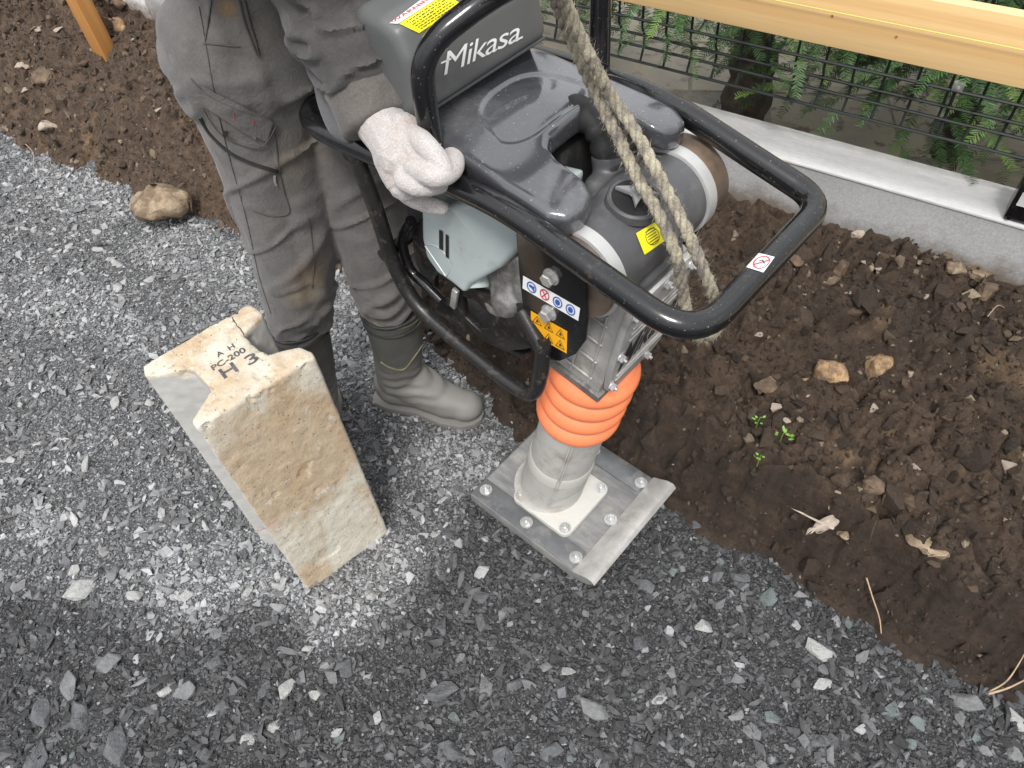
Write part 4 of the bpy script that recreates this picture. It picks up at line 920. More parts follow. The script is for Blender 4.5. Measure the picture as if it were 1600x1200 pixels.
# engine bracket plate with openings
def TLm(pts, s): return [tl(x, y, s) for x, y in pts]
outer = TLm([(642, 352), (662, 345), (668, 395), (700, 425), (745, 452), (800, 470), (838, 486), (842, 540), (822, 545), (790, 548), (762, 535), (730, 512), (705, 480), (672, 450), (650, 410)], -.108)
h1 = TLm([(680, 432), (688, 428), (706, 448), (700, 470), (690, 468), (680, 452)], -.108); h2 = TLm([(722, 462), (745, 470), (765, 490), (764, 515), (752, 518), (728, 495)], -.108)
for side in (-1, 1):
    bm = B(); add_prism(bm, outer, lambda x, y, t: tv(x, t, y), side*.098, side*.11, .0025, (h1, h2)); part('engine_bracket', bm, 'black_worn')
for side in (-1, 1):
    bm = B(); q = [tv(*(lambda ab: (ab[0], side*.125, ab[1]))(tl(x, y, -.125))) for x, y in [(642, 345), (628, 375), (640, 420), (665, 445), (690, 470)]]
    add_tube(bm, smooth_path(q, 6), .009, 12); part('inner_guard', bm, 'black_paint')
bm = B(); add_box(bm, (-.12, 0, .56), (.22, .19, .012), Matrix.Rotation(-.12, 3, 'Y'), .003); part('skid_plate', bm, 'black_worn')
# engine
EN = empty('engine'); EN.parent = RAM
bm = B(); add_box(bm, (-.06, .0, .72), (.17, .17, .17), None, .02, 3); add_box(bm, (-.05, -.075, .735), (.1, .05, .12), None, .012, 3); add_ball(bm, (-.03, -.09, .70), .035); add_ball(bm, (-.06, -.085, .665), .03); add_ball(bm, (.0, -.095, .745), .022, (1, .6, 1.6))
add_box(bm, (-.04, 0, .81), (.12, .15, .06), None, .01)
me = remesh(bm, .0035, 5, 'engine_block'); displace(me, lambda V: .004*fbm(V[:, 0]*28, V[:, 1]*28, V[:, 2]*28, 3)); link('engine_block', me, M['alu_dark'], EN, 50)
RC = empty('recoil_starter'); RC.parent = EN
def RCpt(x, y, s): p = MW.inverted() @ at_plane(x, y, MW @ Vector((0, s, 0)), MW.to_3x3() @ Vector((0, 1, 0))); return (p.x, p.z)
side_p = [RCpt(x, y, -.135) for x, y in [(651, 322), (650, 378), (657, 408), (680, 432), (708, 444), (735, 446), (768, 432), (795, 402), (810, 368), (812, 345), (760, 330), (700, 318)]]
XR = RCpt(714, 400, -.142)[0]
s0_ = side_p[5]; side_p = [side_p[0], side_p[1], side_p[2], side_p[3], side_p[4], (XR, side_p[4][1] - .001), *side_p[5:11], (XR, side_p[11][1] + .004), side_p[11]]
bm = B(); add_prism(bm, side_p, lambda x, y, t: Vector((x, (t + (.45*max(0, x-XR) + .18*max(0, XR-x)) if t < -.1 else t), y)), -.142, -.0, .011, bseg=4); rc = part('recoil_cover', bm, 'teal', EN, 40)
bm = B(); ev = [RCpt(x, y, -.139) for x, y in [(688, 356), (693, 359), (693, 389), (688, 386)]]; ev2 = [RCpt(x, y, -.139) for x, y in [(697, 364), (703, 367), (702, 403), (697, 399)]]
tr = bvh_world([rc])
for nm, qd in (('cooling_slot', [(687, 388), (693, 391), (693, 361), (687, 358)]), ('cooling_slot', [(697, 401), (702, 404), (702, 368), (697, 365)])): patch(nm, qd, tr, M['black'], RAM, .0012, 2, 6).parent = RC
bm.free()
def surf_ring(name, cx, cy, rx, ry, rot, tree, mat, parent, w=.0009, n=40, off=.0004, a0=0, a1=6.2832):
    pts = [(cx + rx*math.cos(t)*math.cos(rot) - ry*math.sin(t)*math.sin(rot), cy + rx*math.cos(t)*math.sin(rot) + ry*math.sin(t)*math.cos(rot)) for t in np.linspace(a0, a1, n)]
    return crackline(name, pts, w, tree, mat, parent, off)
o = surf_ring('badge_ring', 680, 408, 29, 19, .95, tr, M['teal'], RAM, .0011); o.parent = RC
ex_ = RCpt(745, 436, -.11); EXP = Vector((ex_[0], -.11, ex_[1]))
bm = B(); add_lathe(bm, [(.017, -.01), (.019, .01), (.018, .013), (.0155, .01), (.014, -.01)], axisM(EXP, (.45, -.5, -.74)), 28, cap=False); part('exhaust_port', bm, 'teal', EN)
bm = B(); add_lathe(bm, [(.0145, 0), (.0145, .003)], axisM(EXP, (.45, -.5, -.74)), 28); part('exhaust_hole', bm, 'black', EN)
bm = B(); add_box(bm, (-.135, -.118, .655), (.012, .008, .05), Matrix.Rotation(.3, 3, 'Y'), .002); part('lever', bm, 'steel', EN)
# muffler guard ribs, spark plug cap, dark clutter under cover
def rm(x, y, z): return MW.inverted() @ at(x, y, z)
c0 = rm(845, 352, .86)
bm = B(); add_box(bm, c0 + Vector((-.012, .012, -.02)), (.085, .05, .035), Matrix.Rotation(-.1, 3, 'Z'), .008, 3); part('muffler_guard', bm, 'plastic', EN)
bm = B()
for k in range(8): add_box(bm, c0 + Vector((-.048 + .0095*k, .012, -.001)), (.0035, .046, .008), Matrix.Rotation(-.1, 3, 'Z'), .001, 1)
part('guard_ribs', bm, 'plastic', EN)
c1 = rm(805, 300, .90)
bm = B(); add_tube(bm, smooth_path([c1 + Vector((-.028, -.005, -.012)), c1 + Vector((-.01, .0, .0)), c1 + Vector((.018, .004, -.002)), c1 + Vector((.026, .004, -.04))], 6), [.012]*19, 16); part('spark_plug_cap', bm, 'rubber', EN)
bm = B(); add_lathe(bm, [(.0165, -.004), (.0195, -.004), (.0195, .005), (.0165, .005)], axisM(c1 + Vector((.012, .004, 0)), (1, .1, 0)), 28); part('cap_ring', bm, 'rubber', EN)
c2 = rm(770, 275, .88)
bm = B(); add_cyl(bm, c2 + Vector((-.03, .0, -.03)), c2 + Vector((.02, 0, -.03)), .024, 24); part('ignition_coil', bm, 'plastic', EN)
bm = B(); add_prism(bm, [tuple((rm(x, y, .915))[:2]) for x, y in [(690, 262), (712, 262), (785, 308), (775, 314)]], lambda x, y, t: Vector((x, y, t)), .905, .917, .002); part('throttle_lever', bm, 'tank', EN)
bm = B(); add_box(bm, (-.11, 0, .87), (.13, .2, .12), None, .01); add_box(bm, (-.2, 0, .80), (.1, .2, .16), None, .015); add_box(bm, (-.02, .04, .87), (.05, .1, .1), None, .01); part('carburettor_box', bm, 'rubber', EN)
q = [rm(722, 225, .90), rm(735, 240, .905), rm(752, 244, .90), rm(765, 232, .89)]
bm = B(); add_tube(bm, smooth_path(q, 6), .0018, 8); part('red_lead', bm, 'redlead' if 'redlead' in M else 'rust', EN)
bm = B(); add_tube(bm, smooth_path([rm(716, 252, .925), rm(722, 255, .926), rm(724, 262, .92)], 4), .0012, 6); part('cable_tie', bm, 'white', EN)
# fuel tank
TK = empty('fuel_tank'); TK.parent = RAM
tp = [(-.125, .990), (-.118, 1.0), (-.128, 1.06), (-.145, 1.092), (-.17, 1.102), (-.21, 1.104), (-.232, 1.093), (-.242, 1.06), (-.24, .99), (-.21, .955), (-.15, .965)]
bm = B(); add_prism(bm, tp, lambda x, y, t: Vector((x, t, y)), -.130, .118, .02, bseg=4)
me = remesh(bm, .0035, 10, 'tank_body'); tank = link('tank_body', me, M['tank'], TK, 60)
tt = bvh_world([tank])
bm = B(); add_tube(bm, [(-.1205, -.12, .993), (-.1205, .11, .993)], .0022, 8); part('tank_seam', bm, 'plastic', TK)
text_print('maker_name', 'Mikasa', [(693, 118), (812, 62), (810, 32), (690, 84)], tt, M['white'], RAM, .0012, 0, .25, .92).parent = TK
flat_print('maker_name_stroke', [[(0, 0), (1, 0), (1, 1), (0, 1)]], [(688, 97), (704, 90), (704, 93), (688, 100)], tt, M['white'], RAM, .0012).parent = TK
flat_print('maker_name_stroke', [[(0, 0), (1, 0), (1, 1), (0, 1)]], [(800, 63), (816, 56), (816, 59), (800, 67)], tt, M['white'], RAM, .0012).parent = TK
yq = [(624, 38), (654, 52), (723, 7), (693, -7)]
patch('warning_sticker', yq, tt, M['yellow'], RAM, .0012, 10, 10).parent = TK
patch('warning_sticker', [(609, 37), (622, 38), (690, -6), (672, -10)], tt, M['white'], RAM, .0012, 10, 10).parent = TK
ln = []
for r_i in range(6):
    x = .1
    while x < .9:
        w = random.uniform(.03, .09); ln.append([(.12 + r_i*.14, x), (.165 + r_i*.14, x), (.165 + r_i*.14, min(.92, x+w)), (.12 + r_i*.14, min(.92, x+w))]); x += w + .02
flat_print('warning_lines', ln, yq, tt, M['ink'], RAM, .0018).parent = TK
text_print('warning_title', 'WARNING', [(615, 37), (683, -6), (676, -8), (609, 36)], tt, M['red'], RAM, .0018, .02).parent = TK
bm = B(); add_lathe(bm, [(.034, 0), (.034, .018), (.03, .022)], Matrix.Translation((-.2, .08, 1.1)), 28); part('fuel_cap', bm, 'rubber', TK)
# top cover with two prongs
half = [(-.155, .12), (-.12, .128), (-.05, .13), (.02, .136), (.085, .138), (.108, .126), (.114, .10), (.108, .078), (.09, .069), (.045, .064), (.024, .056), (.013, .04)]
ol = [(x, -y) for x, y in half] + [(x, y) for x, y in half[::-1]]
def cz(x, y): return .966 - .12*(x+.05)*.6 - .5*max(0, x-.03)**2*6 - 1.1*y*y + .004*math.cos(y*40)
def cmap(x, y, t): return Vector((x, y, cz(x, y) + t))
bm = B(); add_prism(bm, ol, lambda x, y, t: Vector((x, y, .95 + t)), -.034, 0, .009, bseg=3)
bmesh.ops.triangulate(bm, faces=bm.faces); me = remesh(bm, .003, 5, 'cover_shell')
n = len(me.vertices); Vv = np.empty(n*3, dtype=np.float32); me.vertices.foreach_get('co', Vv); Vv = Vv.reshape(-1, 3)
X_, Y_ = Vv[:, 0], Vv[:, 1]
bow = np.exp(-((X_+.035)/.05)**2 - ((Y_)/.06)**2)
rr_ = ((np.abs(X_+.052)/.055)**3.2 + (np.abs(Y_)/(.082 + .35*np.clip(X_+.05, -.1, .02)))**3.2)**(1/3.2); inner = 1.6*sstep((1.0-rr_)/.10)
Vv[:, 2] += (-.075*(X_+.05) - 1.3*np.clip(X_-.03, 0, 1)**2 - .9*Y_**2 + .0235 + .009*bow)*1.0 - .0022*inner
Vv[:, 2] -= sstep((.93 - Vv[:, 2])/.02)*.006*0
me.vertices.foreach_set('co', Vv.ravel()); me.update()
cover = link('top_cover', me, M['cover'], RAM, 60)
# stickers
trp = bvh_world([rplate])
wq = [(817, 450), (904, 501), (907, 481), (818, 430)]
patch('safety_sticker', wq, trp, M['white'], RAM, .0008, 4, 2).parent = rplate
for k, (mt_, cx) in enumerate((('blue', .16), ('red', .39), ('blue', .62), ('blue', .85))):
    flat_print('safety_symbol', ringpoly(cx, .5, .085, .4, .78), wq, trp, M[mt_], RAM, .0014).parent = rplate
    sh = [circ(cx, .5, .045, .22, 10)] if k > 1 else ([circ(cx-.01, .55, .04, .12, 8), [(cx-.02, .5), (cx+.05, .7), (cx+.05, .25)]] if k == 0 else [[(cx-.05, .25), (cx-.035, .2), (cx+.05, .75), (cx+.035, .8)], [(cx+.035, .2), (cx+.05, .25), (cx-.035, .8), (cx-.05, .75)]])
    flat_print('safety_symbol', sh, wq, trp, M[mt_], RAM, .0015).parent = rplate
aq = [(830, 520), (886, 552), (887, 517), (830, 485)]
patch('hazard_sticker', aq, trp, M['amber'], RAM, .0008, 4, 3).parent = rplate
tri = []
for cx, cy in ((.18, .74), (.5, .74), (.82, .74), (.5, .26), (.82, .26)):
    A_, B_, C_ = (cx-.13, cy-.16), (cx+.13, cy-.16), (cx, cy+.2)
    for p, r2 in ((A_, B_), (B_, C_), (C_, A_)):
        tri.append([p, r2, ((r2[0]-cx)*.82+cx, (r2[1]-cy)*.82+cy), ((p[0]-cx)*.82+cx, (p[1]-cy)*.82+cy)])
    tri += [[(cx-.035, cy-.09), (cx+.045, cy-.06), (cx+.0, cy+.08)]]
flat_print('hazard_symbol', tri, aq, trp, M['ink'], RAM, .0015).parent = rplate
tfb = bvh_world([fbody])
sq_ = [(1006, 398), (1043, 372), (1029, 343), (993, 365)]
patch('filter_sticker', sq_, tfb, M['yellow'], RAM, .0012, 6, 6).parent = AC
ln = [[(.32, .2 + k*.12), (.7, .2 + k*.12), (.7, .235 + k*.12), (.32, .235 + k*.12)] for k in range(6)] + ringpoly(.51, .5, .27, .38, .93, 14)
flat_print('filter_sticker_print', ln, sq_, tfb, M['ink'], RAM, .0017).parent = AC
trl = bvh_world([rail])
rq = [(1166, 418), (1192, 426), (1210, 402), (1186, 396)]
patch('rail_sticker', rq, trl, M['white'], RAM, .0007, 8, 8).parent = rail
flat_print('rail_symbol', ringpoly(.55, .5, .42, .42, .84) + [[(.2, .25), (.27, .2), (.9, .75), (.83, .8)]], rq, trl, M['red'], RAM, .0012).parent = rail
flat_print('rail_symbol', [[(.35, .55), (.5, .68), (.75, .5), (.72, .45), (.5, .6), (.38, .5)]], rq, trl, M['ink'], RAM, .0012).parent = rail
fc = [o for o in CC.children if o.name.startswith('front_cover')][0]; tfc = bvh_world([fc])
lq = [tuple(proj(np.array(MW @ tv(.056, s, b)))[:2]) for s, b in ((-.066, .65), (.07, .672), (.07, .74), (-.066, .715))]
text_print('embossed_name', 'Mikasa', lq, tfc, M['ink'], RAM, .0012, .01, .3).parent = fc
# ------------------------------------------------------------------ rope
def rope_strand(bm, P, R=.0085, lay=.05, r=.0041, n=3):
    q = smooth_path(P, 26); L = 0; x = frame(q[1]-q[0])[0]; pts = [[] for _ in range(n)]
    for i, p in enumerate(q):
        d = (q[min(i+1, len(q)-1)] - q[max(i-1, 0)]).normalized(); x = (x - x.dot(d)*d).normalized(); y = d.cross(x)
        if i: L += (q[i]-q[i-1]).length
        for k in range(n):
            a = L/lay*2*math.pi + k*2*math.pi/n; pts[k].append(p + (x*math.cos(a) + y*math.sin(a))*r*.92)
    for k in range(n): add_tube(bm, pts[k], [r*(1.05 + .12*random.uniform(-1, 1)) for _ in pts[k]], 8)
def fuzz(bm, P, R, cnt):
    q = smooth_path(P, 20)
    for k in range(cnt):
        p = q[random.randrange(len(q))]; d = Vector([random.gauss(0, 1) for _ in range(3)]).normalized(); a = p + d*R*.8; b = a + (d + Vector([random.gauss(0, .6) for _ in range(3)]))*.005; w = Vector((.0003, .0002, 0))
        v = [bm.verts.new(a-w), bm.verts.new(a+w), bm.verts.new(b)]; bm.faces.new(v)
ROPE = tag(empty('rope', at(1000, 280, .96)), 'frayed tan twisted rope looped over the rammer and under its front handle', 'rope')
ro = ROPE.location.copy()
A1 = [at(848, -60, 1.2), at(872, 10, 1.13), at(905, 90, 1.06), at(940, 165, 1.0), at(968, 220, .975), at(1000, 285, .945), at(1035, 345, .925), at(1058, 405, .89), at(1066, 450, .85), at(1074, 495, .80), at(1085, 520, .775)]
A2 = [at(858, -60, 1.21), at(885, 10, 1.14), at(925, 95, 1.07), at(958, 155, 1.01), at(992, 205, .99), at(1035, 285, .955), at(1068, 350, .93), at(1092, 405, .9), at(1112, 455, .86), at(1122, 490, .81), at(1118, 515, .78), at(1103, 526, .77)]
for nm, PP in (('rope_strand', A1 + [at(1098, 528, .768)]), ('rope_strand', A2)):
    PP = [p - ro for p in PP]; bm = B(); rope_strand(bm, PP); fuzz(bm, PP, .0105, 1400); obj(nm, bm, M['rope'], ROPE, 60)
# ------------------------------------------------------------------ worker
WK = tag(empty('person', (-1.0, .7, 0)), 'worker in grey cargo trousers, white knit gloves and rubber boots holding the rammer rail', 'person')
wo = Vector((-1.0, .7, 0))
def loft(bm, P, R, seg=20, n=6):
    q = smooth_path([Vector(p) - wo for p in P], n); rr = []
    for i in range(len(R)-1): rr += [R[i] + (R[i+1]-R[i])*k/n for k in range(n)]
    rr.append(R[-1]); add_tube(bm, q, rr, seg); add_ball(bm, q[0], rr[0]*.98, sub=2); add_ball(bm, q[-1], rr[-1]*.98, sub=2)
def folds(amp, s, sx=1, sy=1, szz=1, off=0):
    return lambda V: amp*(1 - np.abs(fbm(V[:, 0]*s*sx+off, V[:, 1]*s*sy, V[:, 2]*s*szz, 3))*1.6)
NL = [(-.985, .672, .98), (-1.0, .672, .80), (-1.02, .665, .62), (-1.045, .655, .48), (-1.075, .643, .37), (-1.09, .635, .31)]
FL = [(-.93, .79, .98), (-.92, .785, .75), (-.918, .778, .52), (-.922, .775, .40), (-.928, .775, .34)]
# body under the clothes
bm = B()
loft(bm, NL + [(-1.11, .62, .08), (-1.06, .57, .05)], [.07, .06, .055, .05, .042, .04, .035, .03]); loft(bm, FL + [(-.95, .77, .08), (-.86, .79, .05)], [.07, .06, .052, .045, .04, .035, .03])
SH_R, SH_L = Vector((-.86, .53, 1.36)), Vector((-.86, .90, 1.36))
EL_R = at(490, -70, 1.14); WR_R = at(585, 193, .965)
RAILW = lambda u, s, z: MW @ Vector((u, s, z))
HD_L = RAILW(-.27, .15, .945); EL_L = Vector((-.93, 1.02, 1.12))
loft(bm, [(-.955, .73, .95), (-.94, .725, 1.1), (-.89, .72, 1.28), (-.86, .715, 1.4)], [.1, .095, .11, .07]); loft(bm, [SH_L, (-.86, .715, 1.38), SH_R], [.05, .06, .05])
loft(bm, [(-.85, .715, 1.42), (-.825, .713, 1.5)], [.052, .05]); loft(bm, [SH_R, EL_R, WR_R], [.04, .035, .027]); loft(bm, [SH_L, EL_L, HD_L + Vector((-.05, 0, .05))], [.04, .035, .027])
hc = Vector((-.80, .712, 1.61)) - wo; add_ball(bm, hc, .1, (.92, .76, 1.14), 3); add_ball(bm, hc + Vector((.088, 0, -.02)), .016, (.9, .8, 1.4)); add_ball(bm, hc + Vector((.06, 0, -.075)), .035, (1, 1, .8))
for s in (-1, 1): add_ball(bm, hc + Vector((-.005, s*.078, -.01)), .022, (.6, .35, 1.1))
me = remesh(bm, .006, 4, 'body'); link('body', me, M['skin'], WK, 60)
for s in (-1, 1):
    bm = B(); add_ball(bm, hc + Vector((.077, s*.032, .012)), .011); obj('eye', bm, M['ink'], WK)
bm = B(); add_box(bm, hc + Vector((.086, 0, -.055)), (.006, .04, .008), None, .002); obj('mouth', bm, M['red'], WK)
bm = B(); add_ball(bm, hc + Vector((-.012, 0, .03)), .1, (.98, .82, 1.0), 3)
bmesh.ops.bisect_plane(bm, geom=bm.verts[:] + bm.edges[:] + bm.faces[:], plane_co=hc + Vector((0, 0, .01)), plane_no=(.5, 0, -1), clear_outer=True); obj('hair', bm, M['hair'], WK, 60)
bm = B(); add_ball(bm, hc + Vector((-.005, 0, .055)), .104, (1, .86, .75), 3); bmesh.ops.bisect_plane(bm, geom=bm.verts[:] + bm.edges[:] + bm.faces[:], plane_co=hc + Vector((0, 0, .045)), plane_no=(0, 0, -1), clear_outer=True)
add_ball(bm, hc + Vector((.115, 0, .048)), .06, (1, 1.1, .1), 3); obj('cap', bm, M['cap'], WK, 60)
# trousers
bm = B(); loft(bm, NL, [.112, .094, .086, .079, .068, .055], 26); loft(bm, FL, [.108, .092, .08, .068, .054], 26); loft(bm, [(-.96, .735, .93), (-.95, .73, 1.03), (-.935, .728, 1.2)], [.12, .125, .12], 26)
me = remesh(bm, .0055, 6, 'trousers')
def tf(V):
    z = V[:, 2]; x, y = V[:, 0], V[:, 1]; low = sstep((.52-z)/.14)
    g = .0055*fbm(x*7, y*7, z*5, 4)
    kn = .007*np.sin(z*80 + 7*fbm(x*8, y*8, z*6, 2))*low*sstep((z-.3)/.05)
    ridge = 1 - np.abs(n3(x*7+3, y*7, z*15 - x*9)); pleat = .0065*sstep((ridge-.84)/.16) - .004*np.exp(-((n3(x*6+9, y*6, z*2.0))/.13)**2) + .0035*(.5-np.abs(n3(x*16, y*16, z*24))) + .002*(.5-np.abs(n3(x*34, y*34, z*46)))*(.4+low)
    return g + kn + pleat
displace(me, tf); _t = link('trousers_tmp', me.copy(), M['trousers'], WK, 0); _b = bvh_world([_t])
def stain(mat, px, py, rad, c, k):
    h = onto(_b, px, py, 0); t = mat.node_tree; p = t.nodes['Principled BSDF']; src = p.inputs['Base Color'].links[0].from_socket
    tc = t.nodes.new('ShaderNodeTexCoord'); d = t.nodes.new('ShaderNodeVectorMath'); d.operation = 'DISTANCE'; d.inputs[1].default_value = h - wo; t.links.new(tc.outputs['Object'], d.inputs[0])
    nz = noise(t, tc.outputs['Object'], 24, 6); ad = t.nodes.new('ShaderNodeMath'); ad.operation = 'MULTIPLY_ADD'; t.links.new(nz, ad.inputs[0]); ad.inputs[1].default_value = rad*1.1; t.links.new(d.outputs['Value'], ad.inputs[2])
    f = ramp(t, ad.outputs[0], [(rad*.9, k), (rad*1.75, 0.)]); t.links.new(mix(t, f, src, c), p.inputs['Base Color'])
stain(M['trousers'], 488, 432, .05, (.11, .075, .045), .85); stain(M['trousers'], 478, 462, .045, (.26, .21, .14), .7); stain(M['trousers'], 470, 250, .06, (.15, .12, .09), .5); stain(M['trousers'], 356, 12, .015, (.2, .13, .06), .8)
bpy.data.objects.remove(_t); trs = link('trousers', me, M['trousers'], WK, 70); ttr = bvh_world([trs])
# pocket and seams on the near leg
pk = [(322, 190), (352, 330), (452, 330), (432, 185)]
def pm(s, t): return True
pq = [(335, 262), (437, 274), (452, 333), (392, 318)]
flapq = [(312, 128), (426, 186), (424, 224), (322, 168)]
def seam(name, pts, w=.0008, mat='seam', off=.001): return crackline(name, dense(pts, 6), w, ttr, M[mat], WK, off)
patch('pocket_flap', [(316, 160), (318, 132), (425, 187), (414, 226)], ttr, M['trousers'], WK, .0045, 14, 20, mask=lambda s, t: not (s < .14 and t > .86) )
seam('flap_edge', [(300, 122), (330, 148), (375, 170), (425, 187), (423, 208), (408, 226), (385, 226), (345, 205), (318, 165)], .001, 'seam', .004)
seam('zip', [(312, 182), (330, 210), (360, 238), (400, 257), (434, 268)], .0032, 'ink')
seam('pocket_edge', [(427, 200), (436, 262), (444, 300), (452, 331), (425, 337), (395, 328)], .0013)
seam('zip_pull', [(428, 272), (429, 282), (431, 288)], .002, 'steel', .003)
seam('side_seam', [(312, 10), (322, 70), (340, 170), (360, 250), (385, 340), (405, 430), (424, 490)], .0007)
seam('knee_seam', [(482, 340), (490, 400), (488, 450)], .0008)
seam('waist_seam', [(318, 68), (345, 70), (375, 72)], .001); seam('front_seam', [(330, 0), (327, 30), (321, 62)], .0014)
seam('drawstring', [(375, 0), (382, 30), (392, 60), (401, 84)], .0016, 'seam', .002); seam('drawstring', [(382, 0), (390, 30), (398, 60), (404, 86)], .0016, 'seam', .002)
for qd in ([(363, 171), (365, 172), (367, 182), (365, 181)], [(393, 183), (395, 184), (396, 191), (394, 190)]): patch('bar_tack', qd, ttr, M['red'], WK, .0055, 1, 2)
patch('snap_button', [(350, 200), (358, 200), (358, 209), (350, 209)], ttr, M['ink'], WK, .006, 3, 3)
# boots
def boot(P, Rr, heel, ball, toe, nm):
    e = empty(nm); e.parent = WK; bm = B()
    q = smooth_path([Vector(p) - wo for p in P], 8); rr = []
    for i in range(len(Rr)-1): rr += [Rr[i] + (Rr[i+1]-Rr[i])*k/8 for k in range(8)]
    rr.append(Rr[-1]); add_tube(bm, q, rr, 28); H, Bl, T = [Vector(p) - wo for p in (heel, ball, toe)]
    d = (T-H).normalized(); yaw = Matrix.Rotation(math.atan2(d.y, d.x), 3, 'Z')
    add_ball(bm, H + Vector((0, 0, .02)), .04, (1, .95, 1.2), 3, yaw); loft(bm, [heel, tuple((Vector(heel)+Vector(ball))/2 + Vector((0, 0, .012))), ball, toe], [.04, .041, .046, .036], 24)
    add_ball(bm, T, .04, (1.15, 1.1, .85), 3, yaw); loft(bm, [tuple(Vector(P[-1]) + Vector((0, 0, .03))), tuple((Vector(P[-1])+Vector(ball))/2 + Vector((0, 0, .01))), ball], [.055, .052, .042], 24)
    me = remesh(bm, .004, 7, 'boot_shell')
    sd_ = np.array([-d.y, d.x])
    n = len(me.vertices); V = np.empty(n*3, dtype=np.float32); me.vertices.foreach_get('co', V); V = V.reshape(-1, 3); V[:, 2] = np.maximum(V[:, 2], .004)
    top = P[0][2]; V[:, 2] = np.minimum(V[:, 2], top); me.vertices.foreach_set('co', V.ravel()); me.update()
    ank = np.array((Vector(P[-1]) - wo)[:])
    displace(me, lambda V: .0022*np.sin(V[:, 2]*210 + 3*fbm(V[:, 0]*14, V[:, 1]*14, V[:, 2]*4, 2))*np.exp(-((V[:, 2]-.12)/.05)**2)*((V[:, 0]-ank[0])*d.x + (V[:, 1]-ank[1])*d.y > -.01) + .0025*fbm(V[:, 0]*12, V[:, 1]*12, V[:, 2]*9, 3))
    sh = link('boot_shell', me, M['boot'], e, 60)
    bm = B(); add_tube(bm, [q[0] + Vector((Rr[0]*1.0*math.cos(t), Rr[0]*1.0*math.sin(t), .0)) for t in np.linspace(0, 2*math.pi, 33)], .0042, 8, False); add_tube(bm, [q[0] + Vector((Rr[0]*1.02*math.cos(t), Rr[0]*1.02*math.sin(t), -.028)) for t in np.linspace(0, 2*math.pi, 33)], .0022, 8, False); obj('boot_rim', bm, M['rubber'], e, 60)
    # sole
    bm = B(); S = []
    nrm = Vector((-d.y, d.x, 0)); L = (T-H).length
    for t, w in ((-.052, .018), (-.04, .034), (0, .042), (L*.4, .036), (L*.75, .05), (L, .047), (L+.03, .03), (L+.043, .012)): S.append((t, w))
    pl = [(H + d*t + nrm*w) for t, w in S] + [(H + d*t - nrm*w) for t, w in S[::-1]]
    add_prism(bm, [(p.x, p.y) for p in pl], lambda x, y, t: Vector((x, y, t)), -.006, .014, .003); obj('boot_sole', bm, M['boot'], e, 40)
    return e, sh
_, farb = boot([(-.925, .775, .35), (-.932, .772, .24), (-.95, .768, .13), (-.955, .768, .08)], [.066, .061, .056, .054], (-.985, .755, .045), (-.84, .795, .045), (-.79, .808, .042), 'rubber_boot')
_, nearb = boot([(-1.082, .638, .35), (-1.09, .632, .24), (-1.1, .622, .13), (-1.105, .62, .08)], [.066, .061, .056, .054], (-1.125, .65, .045), (-1.035, .545, .045), (-1.005, .515, .042), 'rubber_boot')
tbt = bvh_world([farb])
crackline('boot_piping', dense([(572, 490), (590, 508), (615, 514), (640, 508), (655, 497)], 6), .0022, tbt, M['boot_line'], WK, .0004)
crackline('boot_piping', dense([(595, 565), (610, 574), (630, 577), (645, 560), (660, 538)], 6), .0022, tbt, M['boot_line'], WK, .0006)
# jacket with sleeves
bm = B(); loft(bm, [(-.93, .727, 1.25), (-.91, .725, 1.28), (-.88, .72, 1.3), (-.86, .715, 1.4)], [.145, .14, .14, .085], 26); loft(bm, [SH_L, (-.86, .715, 1.37), SH_R], [.075, .09, .075], 20)
loft(bm, [SH_L, EL_L, HD_L + Vector((-.09, 0, .07))], [.072, .066, .048], 20)
C1 = at(526, 20, 1.075); C2 = at(552, 75, 1.04); C3 = at(570, 122, 1.005)
loft(bm, [SH_R, EL_R, C1, C2, C3], [.078, .072, .067, .063, .054], 22, 5); add_ball(bm, at(592, 66, 1.035) - wo, .036, (1, 1, .7)); add_ball(bm, at(520, 95, 1.02) - wo, .034)
me = remesh(bm, .0055, 6, 'jacket')
displace(me, lambda V: .005*fbm(V[:, 0]*8, V[:, 1]*8, V[:, 2]*8, 3) + .009*sstep((1-np.abs(n3(V[:, 0]*15, V[:, 1]*15, V[:, 2]*30+4))-.80)/.20) - .007*np.exp(-(n3(V[:, 0]*8+4, V[:, 1]*8, V[:, 2]*12)/.12)**2) + .004*(.5-np.abs(n3(V[:, 0]*18, V[:, 1]*18, V[:, 2]*26))) + .002*(.5-np.abs(n3(V[:, 0]*38, V[:, 1]*38, V[:, 2]*46)))); jk = link('jacket', me, M['jacket'], WK, 70)
bm = B(); e1 = at(568, 122, 1.005) - wo; e2 = at(598, 195, .962) - wo
add_tube(bm, [e1 + (e2-e1)*t for t in (0, .04, .5, .95, 1)], [.05, .0585, .056, .052, .045], 28); me = remesh(bm, .004, 3, 'cuff'); displace(me, lambda V: .003*fbm(V[:, 0]*22, V[:, 1]*22, V[:, 2]*22, 3)); link('cuff', me, M['cuff'], WK, 60)
bm = B(); tabp = [at(*p) - wo for p in [(505, 135, .975), (512, 165, .965), (528, 200, .955), (552, 212, .95)]]; add_tube(bm, smooth_path(tabp, 6), [.013]*19, 12); me = remesh(bm, .003, 2, 'cuff_strap'); link('cuff_strap', me, M['cap'], WK, 60)
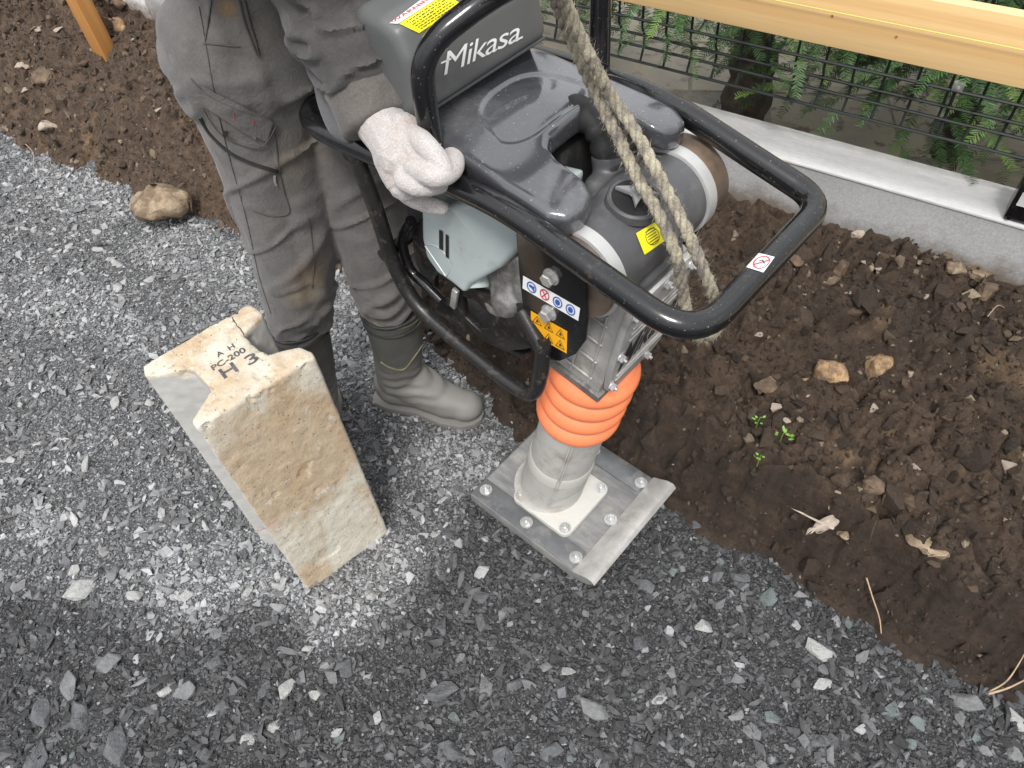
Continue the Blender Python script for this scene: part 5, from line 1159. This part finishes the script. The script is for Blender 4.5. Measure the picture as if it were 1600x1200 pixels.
# gloves: right hand on the rail
def glove(P, nm):
    bm = B()
    for k_, (pts, R) in enumerate(P): loft(bm, pts, [q_*(.93 if k_ > 2 else 1) for q_ in R], 16, 5)
    me = remesh(bm, .0016, 1, nm); displace(me, lambda V: -.0008 + .0006*fbm(V[:, 0]*45, V[:, 1]*45, V[:, 2]*45, 3)); return link(nm, me, M['glove'], WK, 70)
G = []
G.append(([at(592, 185, .968), at(612, 215, .965), at(628, 245, .955)], [.037, .034, .034]))          # wrist into palm
G.append(([at(606, 205, .965), at(618, 245, .95), at(634, 285, .925)], [.026, .03, .026]))              # outer palm
G.append(([at(628, 205, .972), at(650, 235, .965), at(668, 255, .955)], [.026, .026, .022]))            # thumb side of palm
G.append(([at(640, 205, .98), at(660, 222, .985), at(680, 242, .982), at(696, 264, .972)], [.0145, .016, .0145, .0115]))      # thumb on top
G.append(([at(648, 262, .96), at(680, 276, .965), at(706, 268, .962), at(711, 250, .955), at(700, 236, .945)], [.0165, .016, .014, .0135, .011]))        # index finger curled over
G.append(([at(632, 280, .945), at(655, 290, .945), at(684, 288, .94), at(702, 280, .93), at(705, 268, .92)], [.0165, .0155, .0135, .012, .010]))   # middle finger
G.append(([at(628, 290, .925), at(644, 306, .905), at(668, 318, .89), at(692, 324, .885)], [.0175, .016, .0145, .0115]))    # ring finger under the rail
G.append(([at(622, 278, .925), at(634, 302, .90), at(655, 316, .88), at(680, 322, .872)], [.016, .015, .0125, .010]))      # little finger
glove(G, 'glove')
HL = HD_L; f_ = MW.to_3x3() @ Vector((1, 0, 0)); s_ = MW.to_3x3() @ Vector((0, 1, 0)); G = [([HL + Vector((-.05, 0, .06)), HL + Vector((-.02, 0, .045)), HL + Vector((0, 0, .028))], [.034, .034, .03])]
for k in range(4):
    b_0 = HL + f_*(.035 - .022*k) + Vector((0, 0, .024)); G.append(([b_0, b_0 + s_*.032 + Vector((0, 0, -.008)), b_0 + s_*.030 + Vector((0, 0, -.04)), b_0 + Vector((0, 0, -.052))], [.0125, .012, .011, .0095]))
G.append(([HL + Vector((0, 0, .03)), HL - s_*.03 + f_*.02 + Vector((0, 0, .0)), HL - s_*.015 + f_*.03 - Vector((0, 0, .03))], [.015, .014, .011]))
glove(G, 'glove')
